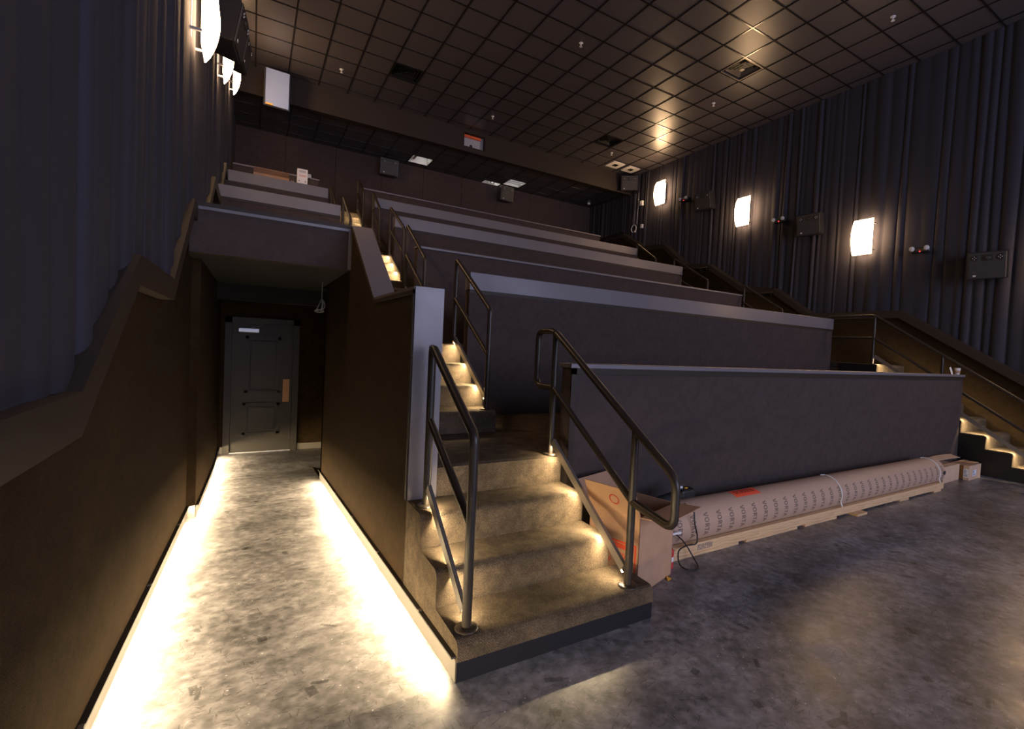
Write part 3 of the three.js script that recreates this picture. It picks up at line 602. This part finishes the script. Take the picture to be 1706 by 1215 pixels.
// ------------------------------------------------------------------ emergency lights
[[-4.15, 3.69], [-7.03, 4.78], [-10.05, 5.95]].forEach(([z, y], k) => {
  const t = thing('emergency_light', 'small twin-head emergency light ' + ['beside the lowest far loudspeaker', 'between the two middle far sconces', 'under the uppermost far sconce'][k], 'emergency light', [10.40, y, z], 'emergency lights on the far curtain');
  mesh('body', rb(-0.09, 0.05, -0.05, 0.05, -0.15, 0.15, 0.03, 3), M.speaker, t); mesh('wall_box', bx(0.05, 0.18, -0.03, 0.03, -0.05, 0.05), M.speaker, t);
  for (const zz of [-0.115, 0.115]) { const hd = mesh('lamp_head', lathe([[0.0, 0.04], [0.028, 0.036], [0.043, 0.016], [0.044, 0.0], [0.024, -0.024], [0, -0.028]], 16).rotateZ(Math.PI / 2 + 0.35).translate(-0.12, 0.02, zz), M.plastic, t); mesh('lens', lathe([[0, 0.045], [0.035, 0.04], [0.04, 0.028]], 16).rotateZ(Math.PI / 2 + 0.35).translate(-0.12, 0.02, zz), M.white, hd); }
  mesh('indicator', new THREE.SphereGeometry(0.014, 10, 8).translate(-0.095, -0.03, 0.0), M.led, t);
});
// ------------------------------------------------------------------ ceiling fittings
function diffuser(i, j, label, kind) {
  const x = GX + (i + 0.5) * T0, z = GZ - (j + 0.5) * T0, a = T0 / 2 - 0.012;
  const t = thing('air_diffuser', label, 'vent', [x, HC - (kind === 'white' ? 0.012 : 0), z], 'square air diffusers in the ceiling');
  const ring = (q, w, y0, y1, m, nm, par) => mesh(nm, [bx(-q, q, y0, y1, -q, -q + w), bx(-q, q, y0, y1, q - w, q), bx(-q, -q + w, y0, y1, -q + w, q - w), bx(q - w, q, y0, y1, -q + w, q - w)], m, par || t);
  if (kind === 'white') { ring(a + 0.008, 0.075, 0.014, 0.03, M.tile, 'surround'); mesh('face', (() => { const h = new THREE.Shape(), q = 0.225, c = 0.05; h.moveTo(-q + c, -q); h.lineTo(q - c, -q); h.quadraticCurveTo(q, -q, q, -q + c); h.lineTo(q, q - c); h.quadraticCurveTo(q, q, q - c, q); h.lineTo(-q + c, q); h.quadraticCurveTo(-q, q, -q, q - c); h.lineTo(-q, -q + c); h.quadraticCurveTo(-q, -q, -q + c, -q); const e = new THREE.Path(); e.moveTo(-0.075, -0.075); e.lineTo(-0.075, 0.075); e.lineTo(0.075, 0.075); e.lineTo(0.075, -0.075); h.holes.push(e); return triUV(new THREE.ExtrudeGeometry(h, { depth: 0.016, bevelEnabled: false }).rotateX(Math.PI / 2).translate(0, 0.014, 0)); })(), M.white, t); mesh('opening', bx(-0.08, 0.08, 0.04, 0.05, -0.08, 0.08), M.black, t); mesh('plenum', bx(-0.2, 0.2, 0.1, 0.112, -0.2, 0.2), M.black, t); ring(0.08, 0.014, -0.006, 0.04, M.trim, 'throat'); return; }
  const m = kind === 'grey' ? M.coneLouvre : M.louvreBlack;
  mesh('plenum', bx(-a, a, 0.09, 0.1, -a, a), M.black, t);
  ring(a, 0.025, -0.004, 0.03, m, 'frame');
  for (const [q, y] of [[0.21, 0.006], [0.15, 0.0], [0.09, -0.004]]) {      // stepped square louvre blades
    const blades = []; for (let k = 0; k < 4; k++) { const g = new THREE.BoxGeometry(q * 2, 0.004, 0.05); g.rotateX(0.75); g.translate(0, y + 0.025, q); g.rotateY(k * Math.PI / 2); blades.push(triUV(g)); }
    mesh('louvre', blades, m, t);
  }
  mesh('centre_cap', rb(-0.045, 0.045, -0.004, 0.012, -0.045, 0.045, 0.006), m, t);
}
M.coneLouvre = S({ color: rgb(0.16, 0.14, 0.12), roughness: 0.35, metalness: 0.3 });
M.louvreBlack = S({ color: rgb(0.012, 0.012, 0.013), roughness: 0.35 });
diffuser(7, 0, 'brown metal air diffuser with nested square louvres over the front deck', 'grey');
diffuser(7, 7, 'black air diffuser near the pair of white ceiling plates', 'black');
diffuser(-2, 7, 'black air diffuser over the narrow block by the curtain above the ramp', 'black');
diffuser(9, 9, 'white square ceiling plate with a dark centre, the one further from the curtain', 'white');
diffuser(10, 9, 'white square ceiling plate with a dark centre, next to the far curtain', 'white');
const sprk = [[5.086, -7.785, 'at the middle of the ceiling'], [4.988, -11.504, 'before the framed box in the beam'], [8.755, -7.789, 'beyond the brown diffuser'], [8.722, -11.437, 'beside the black diffuser near the white plates'], [8.819, -4.178, 'over the front of the far aisle'], [1.481, -11.557, 'beside the black diffuser over the narrow block']];
for (const [x, z, where] of sprk) {
  const t = thing('sprinkler_head', 'small pale sprinkler head ' + where, 'sprinkler', [x, HC, z], 'sprinkler heads in the ceiling');
  mesh('escutcheon', lathe([[0, -0.012], [0.03, -0.010], [0.04, 0], [0.04, 0.003]], 16), M.plastic, t);
  mesh('stem', new THREE.CylinderGeometry(0.010, 0.012, 0.06, 10).translate(0, -0.035, 0), M.plastic, t);
  mesh('deflector', lathe([[0, -0.068], [0.028, -0.066], [0.03, -0.062], [0, -0.06]], 14), M.plastic, t);
}
{ // framed box in the beam
  const t = thing('projector_housing', 'grey framed box with an orange strip set into the ceiling beam', 'housing', [4.97, 6.82, ZBEAM]);
  mesh('back_panel', bx(-0.30, 0.30, 0, 0.38, -0.145, -0.13), M.coneGrey, t);
  mesh('frame', [bx(-0.31, 0.31, 0, 0.012, -0.15, 0.01), bx(-0.31, 0.31, 0.368, 0.38, -0.15, 0.01), bx(-0.31, -0.298, 0, 0.38, -0.15, 0.01), bx(0.298, 0.31, 0, 0.38, -0.15, 0.01)], M.trim, t);
  mesh('orange_strip', bx(-0.295, 0.2, 0.285, 0.345, -0.13, -0.06), S({ color: rgb(0.75, 0.12, 0.04), roughness: 0.4 }), t);
  mesh('side_rail', [bx(0.21, 0.222, 0.012, 0.33, -0.13, -0.1), bx(0.255, 0.267, 0.012, 0.36, -0.13, -0.06)], M.steel, t);
  mesh('lens', lathe([[0, 0.03], [0.035, 0.02], [0.04, 0]], 16).rotateX(Math.PI / 2).translate(-0.05, 0.09, -0.13), M.black, t);
}
{ // dome camera and the small devices on the far curtain
  const t = thing('dome_camera', 'small white dome camera under the rear ceiling corner', 'camera', [10.08, HL, -14.4]);
  mesh('mount', lathe([[0, 0], [0.06, 0], [0.06, -0.05], [0.045, -0.06], [0, -0.06]], 18), M.plastic, t);
  mesh('dome', new THREE.SphereGeometry(0.04, 14, 8, 0, 6.283, Math.PI / 2, Math.PI / 2).translate(0, -0.06, 0), M.black, t);
  const d = thing('volume_control', 'small pale lit control box under the corner loudspeaker', 'control box', [10.40, 6.28, -11.95]);
  mesh('case', rb(-0.03, 0.05, -0.075, 0.075, -0.06, 0.06, 0.01), M.plastic, d); mesh('knob', lathe([[0, 0.02], [0.018, 0.018], [0.02, 0]], 14).rotateZ(Math.PI / 2).translate(-0.03, 0.0, 0), M.white, d);
  const e = thing('wall_switch', 'small pale wall switch box beside the hanging hoop', 'switch', [10.41, 5.55, -11.9]);
  mesh('plate', rb(-0.015, 0.05, -0.06, 0.06, -0.04, 0.04, 0.006), M.plastic, e); mesh('toggle', bx(-0.022, -0.012, -0.006, 0.018, -0.01, 0.01), M.black, e);
  const hp = thing('cable_hoop', 'coiled white cable hoop hanging on the far curtain', 'cable', [10.40, 5.53, -12.25]);
  mesh('coil', new THREE.TorusGeometry(0.115, 0.012, 8, 30).rotateY(Math.PI / 2), M.white, hp); mesh('plug', rb(-0.02, 0.02, -0.13, -0.07, 0.05, 0.09, 0.006), M.white, hp);
  const cd = thing('cable_pair', 'pair of thin cords running up the far curtain above the hoop', 'cable', [10.40, 5.65, -12.25]);
  mesh('cord', tube([[0, 0, 0], [0.02, 1.0, 0]], 0.006), M.coneGrey, cd); mesh('cord', tube([[0, 0, 0.14], [0.02, 1.0, 0.14]], 0.006), M.coneGrey, cd);
}
{ // cluster of fittings hanging from the deck over the ramp
  const t = thing('hanging_pendant', 'small tangle of metal hooks hanging on a rod over the ramp', 'pendant', [0.76, 2.285, -7.0]);
  mesh('rod', tube([[0, 0, 0], [-0.005, -0.24, 0]], 0.006), M.steel, t);
  for (let k = 0; k < 5; k++) { const a = k * 1.26, rr = 0.05; mesh('hook', tube([[0, -0.22, 0], [Math.cos(a) * rr * 0.7, -0.28, Math.sin(a) * rr], [Math.cos(a) * rr - 0.02, -0.34 - 0.01 * k, Math.sin(a) * rr * 1.2], [Math.cos(a) * rr * 0.4 - 0.03, -0.36 - 0.01 * k, Math.sin(a) * rr * 0.5]], 0.006, 0.02), M.steel, t); }
  mesh('ring', new THREE.TorusGeometry(0.05, 0.008, 8, 20).rotateX(Math.PI / 2 - 0.3).translate(-0.03, -0.38, 0), M.steel, t);
}

// ------------------------------------------------------------------ the cardboard roll on its timber cradle
{
  const x0 = 2.62, x1 = 7.66, zc = -2.785, R = 0.172, yc = 0.209, L = x1 - x0;
  const t = thing('cardboard_roll', 'long brown cardboard roll printed with repeated words, by the low front wall', 'roll', [x0, yc, zc]);
  const print = lettering((c, w, h) => {
    c.fillStyle = 'rgb(178,149,128)'; c.fillRect(0, 0, w, h);
    for (let k = 0; k < 700; k++) { c.fillStyle = rnd() < 0.5 ? 'rgba(190,162,140,0.25)' : 'rgba(160,132,112,0.22)'; c.fillRect(rnd() * w, rnd() * h, 4 + rnd() * 60, 1 + rnd() * 5); }
    c.fillStyle = 'rgba(78,64,60,0.72)'; c.font = 'bold 28px sans-serif'; c.textAlign = 'center'; c.textBaseline = 'middle';
    for (let k = 0; k < 33; k++) { c.save(); c.translate((k + 0.5) * w / 33, h * 0.5); c.rotate(Math.PI / 2); c.fillText('VORTA', 0, 0); c.restore(); }
  }, 2048, 512);
  print.wrapS = print.wrapT = THREE.RepeatWrapping;
  const g = new THREE.CylinderGeometry(R, R, L, 48, 1, true); g.rotateZ(Math.PI / 2); g.translate(L / 2, 0, 0);
  { const p = g.attributes.position, uv = g.attributes.uv; const n = g.attributes.normal; for (let k = 0; k < p.count; k++) { const ang = Math.atan2(n.getZ(k), n.getY(k)) / (2 * Math.PI); uv.setXY(k, p.getX(k) / L, 0.5 - (ang - 0.31) ); } }
  // one seam only: rebuild so that the wrap of the angle does not smear
  const pos = [], nor = [], uvs = [], idx = [], N = 56;
  for (let k = 0; k <= N; k++) { const a = k / N * 2 * Math.PI - Math.PI, c = Math.cos(a), s = Math.sin(a); for (const q of [0, 1]) { pos.push(q * L, R * c, R * s); nor.push(0, c, s); uvs.push(q, 0.5 - (a / (2 * Math.PI) - 0.235) * 1.0); } }
  for (let k = 0; k < N; k++) { const a = 2 * k; idx.push(a, a + 2, a + 1, a + 1, a + 2, a + 3); }
  const cg = new THREE.BufferGeometry(); cg.setAttribute('position', new THREE.Float32BufferAttribute(pos, 3)); cg.setAttribute('normal', new THREE.Float32BufferAttribute(nor, 3)); cg.setAttribute('uv', new THREE.Float32BufferAttribute(uvs, 2)); cg.setIndex(idx);
  mesh('tube', cg, S({ map: print, roughness: 0.62, side: THREE.DoubleSide }), t);
  for (const q of [0.012, L - 0.012]) mesh('end_plug', new THREE.CylinderGeometry(R - 0.012, R - 0.012, 0.02, 32).rotateZ(Math.PI / 2).translate(q, 0, 0), M.tubeCard, t);
  mesh('end_tape', bx(L - 0.06, L + 0.004, -0.015, 0.03, R - 0.012, R + 0.003), M.rubber, t);
  const stk = lettering((c, w, h) => { c.fillStyle = 'rgb(250,92,60)'; c.fillRect(0, 0, w, h); c.fillStyle = 'rgb(120,25,15)'; c.font = 'bold 54px sans-serif'; c.textAlign = 'center'; c.fillText('SCREEN', w / 2, h * 0.62); }, 256, 96);
  const sp = [], sn = [], su = [], si = [];
  for (let k = 0; k <= 6; k++) { const a = -0.12 + k / 6 * 0.62, c = Math.cos(a), s = Math.sin(a); for (const q of [0, 1]) { sp.push(1.0 + q * 0.34, (R + 0.002) * c, (R + 0.002) * s); sn.push(0, c, s); su.push(q, 1 - k / 6); } }
  for (let k = 0; k < 6; k++) { const a = 2 * k; si.push(a, a + 2, a + 1, a + 1, a + 2, a + 3); }
  const sg = new THREE.BufferGeometry(); sg.setAttribute('position', new THREE.Float32BufferAttribute(sp, 3)); sg.setAttribute('normal', new THREE.Float32BufferAttribute(sn, 3)); sg.setAttribute('uv', new THREE.Float32BufferAttribute(su, 2)); sg.setIndex(si);
  mesh('orange_sticker', sg, S({ map: stk, roughness: 0.6, side: THREE.DoubleSide }), t).userData.label = 'bright orange sticker with dark lettering';
  for (const q of [0.13, 2.55, L - 0.16]) {                        // pale straps from the crown down to the timber
    const w = []; for (let k = 0; k <= 12; k++) { const a = -0.25 + k / 12 * 2.15; w.push([q + (k === 0 ? -0.03 : 0), (R + 0.004) * Math.cos(a), (R + 0.004) * Math.sin(a)]); }
    w.push([q, -0.105, R + 0.014]);
    mesh('strap', spline(w, 0.007, 30, 5), M.plastic, t);
  }
  const c = thing('timber_cradle', 'low cradle of pale timber boards under the cardboard roll', 'cradle', [2.62, 0, -2.6]);
  mesh('rail_board', bx(0, 4.98, 0.022, 0.10, -0.045, 0), M.wood, c);
  mesh('rail_board', bx(0, 4.98, 0.022, 0.10, -0.365, -0.32), M.wood, c);
  for (const [q, w] of [[0.02, 0.9], [1.02, 0.75], [1.9, 0.55], [2.72, 0.2], [3.8, 0.22], [4.7, 0.2]]) mesh('runner', bx(q, q + w, 0, 0.022, -0.37, q === 2.72 ? 0.07 : 0.004), M.wood, c);
  for (const q of [0.4, 2.0, 3.6, 4.7]) mesh('cross_board', bx(q, q + 0.09, 0.0, 0.03, -0.32, -0.045), M.wood, c);
  mesh('ink_stamp', new THREE.PlaneGeometry(0.18, 0.05).translate(0.50, 0.062, 0.0015), S({ map: lettering((k, w, h) => { k.fillStyle = 'rgb(200,170,135)'; k.fillRect(0, 0, w, h); k.fillStyle = 'rgb(60,60,75)'; for (let i = 0; i < 6; i++) for (let j = 0; j < 14; j++) if (rnd() < 0.8) k.fillRect(6 + j * 9, 5 + i * 10, 7, 6); }, 128, 64), roughness: 0.8 }), c);
}
// ------------------------------------------------------------------ open carton beside the steps
{
  const ang = 0.30, t = thing('open_carton', 'open brown carton with an orange printed frame beside the first steps', 'carton', [2.15, 0, -2.31]);
  t.rotation.y = ang;                                              // local x runs along the face towards the roll, -z along the face by the steps
  const W = 0.47, Dp = 0.40, H = 0.52, k = 0.006;
  const side = mesh('wall', bx(0, k, 0, H, -Dp, 0), M.card, t); mesh('wall', bx(W - k, W, 0, H, -Dp, 0), M.card, t);
  mesh('wall', bx(0, W, 0, H, -k, 0), M.card, t); mesh('wall', bx(0, W, 0, H, -Dp, -Dp + k), M.card, t); mesh('bottom', bx(0, W, 0, k, -Dp, 0), M.card, t);
  const flap = (g, rx, rz, x, y, z) => { g.rotateX(rx); g.rotateZ(rz); g.translate(x, y, z); return triUV(g); };
  mesh('flap', flap(new THREE.BoxGeometry(0.2, k, Dp).translate(-0.1, 0, 0), 0, -1.15, 0, H, -Dp / 2), M.card, t);          // by the steps, standing up
  mesh('flap', flap(new THREE.BoxGeometry(W, k, 0.2).translate(0, 0, 0.1), -0.1, 0, W / 2, H, 0).translate(0, 0, 0), M.card, t);
  mesh('flap', flap(new THREE.BoxGeometry(0.13, k, Dp).translate(0.065, 0, 0), 0, -0.35, W, H, -Dp / 2), M.card, t);
  mesh('flap', flap(new THREE.BoxGeometry(W, k, 0.2).translate(0, 0, -0.1), 0.7, 0, W / 2, H, -Dp), M.card, t);
  const tx = lettering((c, w, h) => { c.fillStyle = 'rgb(179,141,110)'; c.fillRect(0, 0, w, h); c.strokeStyle = 'rgb(225,70,35)'; c.lineWidth = 12; c.strokeRect(10, 10, w - 20, h - 20); c.fillStyle = 'rgb(205,75,45)'; c.fillRect(22, 22, w - 44, 36); c.font = 'bold 46px sans-serif'; c.fillText('THIS SIDE', 40, 120); c.fillText('UP', 40, 176); c.fillRect(200, 130, 14, 60); c.beginPath(); c.moveTo(186, 140); c.lineTo(207, 108); c.lineTo(228, 140); c.fill(); }, 320, 256);
  const lab = new THREE.PlaneGeometry(0.28, 0.24); lab.rotateY(-Math.PI / 2); lab.translate(-0.002, 0.215, -0.155);
  mesh('printed_panel', lab, S({ map: tx, roughness: 0.85 }), t);
  const mk = new THREE.TorusGeometry(0.035, 0.004, 6, 20); mk.scale(1, 1, 0.15); mk.rotateY(Math.PI / 2); mk.rotateZ(0.42); mk.translate(0.045 - 0.09, H + 0.09, -0.18);
  mesh('round_mark', [mk], M.red, t);
}
// ------------------------------------------------------------------ bits around the roll
{
  const t = thing('vacuum_hose', 'black ribbed hose with a nozzle head lying on the roll end', 'hose', [2.67, 0.412, -2.72]);
  const rings = []; for (let k = 0; k < 16; k++) rings.push(new THREE.TorusGeometry(0.036, 0.007, 6, 16).rotateY(Math.PI / 2).translate(k * 0.016, 0.014 + 0.0022 * k, 0));
  mesh('ribbed_sleeve', rings.map(keepN), M.rubber, t);
  mesh('core', tube([[-0.01, 0.012, 0], [0.26, 0.05, 0]], 0.034), M.rubber, t);
  const hd = mesh('head', rb(0.24, 0.40, 0.02, 0.10, -0.05, 0.05, 0.025, 3), M.black, t);
  mesh('yellow_button', new THREE.SphereGeometry(0.013, 10, 8).scale(1.4, 0.5, 1).translate(0.32, 0.102, 0.01), M.yellow, hd);
  mesh('switch', rb(0.255, 0.30, 0.095, 0.115, -0.03, 0.0, 0.006), M.plastic, hd);
  const c = tag(mesh('power_cord', spline([[2.93, 0.41, -2.665], [2.98, 0.36, -2.61], [2.97, 0.28, -2.585], [3.0, 0.17, -2.575], [2.99, 0.115, -2.57], [2.88, 0.112, -2.575], [2.78, 0.09, -2.555], [2.745, 0.02, -2.50], [2.76, 0.006, -2.43], [2.86, 0.006, -2.43], [2.92, 0.03, -2.53], [2.86, 0.14, -2.575], [2.76, 0.22, -2.575], [2.67, 0.26, -2.585]], 0.0055, 160, 6), M.black), 'thin black power cord looping from the roll to the floor', 'cord');
  const tg = tag(mesh('cable_tie', [bx(2.72, 2.81, 0.222, 0.238, -2.578, -2.566)], M.plastic), 'pale plastic tie around the cord at the end of the roll', 'tie');
  const b = thing('red_can', 'red and white can behind the open carton', 'can', [2.665, 0, -2.535]);
  mesh('body', lathe([[0, 0], [0.027, 0], [0.031, 0.006], [0.031, 0.135], [0.024, 0.145], [0, 0.145]], 20), M.red, b); mesh('band', lathe([[0.0314, 0.055], [0.0318, 0.06], [0.0318, 0.085], [0.0314, 0.09]], 20), M.white, b);
  const w = new THREE.BufferGeometry();
  tag(mesh('paper_scrap', keepN(new THREE.ExtrudeGeometry(new THREE.Shape([[0, 0], [0.05, 0.012], [0.03, 0.05]].map(([a, q]) => new THREE.Vector2(a, q))), { depth: 0.004, bevelEnabled: false }).rotateX(-Math.PI / 2 + 0.15).translate(2.50, 0.002, -2.38)), M.yellow), 'small orange-yellow paper scrap on the floor by the carton', 'paper');
}
function carton(label, pos, turn, w, h, d, mat, labels) {
  const t = thing('flat_carton', label, 'carton', pos, null); t.rotation.y = turn;
  mesh('body', rb(0, w, 0, h, -d, 0, 0.004), mat, t);
  mesh('tape', bx(0, w, h, h + 0.001, -d * 0.58, -d * 0.42), M.packingTape, t);
  labels.forEach(([face, a, b, c, e]) => {
    const tx = lettering((k, W, H) => { k.fillStyle = '#dfe0e6'; k.fillRect(0, 0, W, H); k.fillStyle = '#3b3c46'; for (let i = 0; i < 5; i++) k.fillRect(8, 8 + i * 10, 30 + rnd() * 50, 5); for (let i = 0; i < 16; i++) k.fillRect(10 + i * 6, H - 34, 1 + rnd() * 3, 26); }, 128, 96);
    const g = new THREE.PlaneGeometry(c - a, e - b);
    if (face === 'front') g.translate((a + c) / 2, (b + e) / 2, 0.0015); else { g.rotateY(-Math.PI / 2 * (face === 'near' ? 1 : -1)); g.translate(face === 'near' ? -0.0015 : w + 0.0015, (b + e) / 2, -(a + c) / 2); }
    mesh('label_sheet', g, S({ map: tx, roughness: 0.6 }), t);
  });
  return t;
}
carton('long flat tan carton at the end of the cardboard roll', [7.97, 0, -2.74], 0.03, 0.58, 0.225, 0.20, M.cardPale, [['near', 0.02, 0.03, 0.16, 0.15]]);
carton('pale flat carton with labels, propped near the far steps', [8.60, 0, -2.66], 0.03, 0.46, 0.205, 0.07, M.cardPale, [['front', 0.12, 0.05, 0.27, 0.14], ['near', 0.005, 0.04, 0.065, 0.16]]);
carton('brown carton behind the pale flat carton, nearest the far steps', [8.66, 0, -2.75], 0.0, 0.56, 0.195, 0.18, M.card, [['far', 0.02, 0.03, 0.14, 0.14]]);
{
  const g = new THREE.BoxGeometry(1.0, 0.008, 0.12, 12, 1, 1), p = g.attributes.position; for (let k = 0; k < p.count; k++) p.setY(k, p.getY(k) + 0.02 * Math.sin((p.getX(k) + 0.5) * 3));
  g.rotateX(0.2); g.translate(8.36, 0.275, -2.92);
  tag(mesh('cardboard_sheet', triUV(g), M.cardPale), 'thin cardboard sheet bridging the roll end and the flat cartons', 'cardboard');
}
{ // paper cup on the end of the front wall
  const t = thing('paper_cup', 'small white paper cup on the end of the low front wall', 'cup', [9.15, 1.475, -3.07]);
  mesh('cup', lathe([[0, 0.003], [0.028, 0], [0.04, 0.095], [0.042, 0.098], [0.037, 0.095], [0.026, 0.006], [0, 0.006]], 20), M.white, t);
  mesh('sleeve', lathe([[0.031, 0.02], [0.033, 0.02], [0.0375, 0.062], [0.0355, 0.062]], 20), M.card, t);
  const g = new THREE.BoxGeometry(0.05, 0.15, 0.004, 1, 6, 1), p = g.attributes.position; for (let k = 0; k < p.count; k++) p.setX(k, p.getX(k) - 0.05 * Math.pow((p.getY(k) + 0.075) / 0.15, 2)); g.translate(-0.09, 0.085, 0); g.rotateZ(0.35);
  tag(mesh('paper_strip', triUV(g.translate(9.12, 1.475, -3.09)), M.white), 'curled white paper strip beside the paper cup', 'paper');
}
{ // boxes on the narrow block
  const a = thing('brown_carton', 'brown carton lying behind the short banded row wall', 'carton', [-0.06, Pf[5], -11.4]);
  mesh('body', rb(0, 0.62, 0, 0.93, -0.4, 0, 0.006), M.card, a); mesh('flap', triUV(new THREE.BoxGeometry(0.62, 0.006, 0.22).rotateX(-0.5).translate(0.31, 0.98, -0.10)), M.card, a);
  const b = thing('white_box', 'upright white box with red print standing on the short banded row wall', 'box', [0.655, 4.49, -10.69]);
  const tx = lettering((c, w, h) => { c.fillStyle = '#efe9e6'; c.fillRect(0, 0, w, h); c.fillStyle = '#c9c3c4'; c.fillRect(20, 14, w - 40, 34); c.fillStyle = '#d8574a'; c.font = 'bold 30px sans-serif'; c.textAlign = 'center'; c.fillText('GLASS', w / 2, 100); c.fillStyle = '#777'; c.fillRect(14, h - 34, 16, 16); c.fillRect(w - 34, h - 34, 18, 16); }, 128, 192);
  mesh('body', rb(0, 0.18, 0, 0.275, -0.12, 0, 0.004), M.white, b);
  mesh('printed_face', new THREE.PlaneGeometry(0.17, 0.26).translate(0.09, 0.138, 0.002), S({ map: tx, roughness: 0.6 }), b);
  const c = thing('crumpled_bag', 'dull pink bag standing behind the upright white box', 'bag', [0.64, Pf[5] - 0.07, -12.1]);
  mesh('body', keepN((() => { const g = new THREE.SphereGeometry(0.16, 16, 12), p = g.attributes.position; for (let k = 0; k < p.count; k++) { const q = 1 + 0.18 * Math.sin(p.getX(k) * 40) * Math.cos(p.getY(k) * 31); p.setXYZ(k, p.getX(k) * q, p.getY(k) * 3.4 * q + 0.62, p.getZ(k) * q); } g.computeVertexNormals(); return g; })()), S({ color: rgb(0.25, 0.15, 0.14), roughness: 0.6 }), c);
  const s = thing('mop_handle', 'thin stick leaning beside the upright white box', 'stick', [0.86, Pf[5], -11.2]);
  mesh('shaft', tube([[0, 0, 0], [0.05, 1.05, -0.15]], 0.012), M.trim, s); mesh('tip', rb(0.02, 0.09, 1.0, 1.08, -0.19, -0.12, 0.01), M.coneGrey, s);
}

renderer.render(scene, camera);
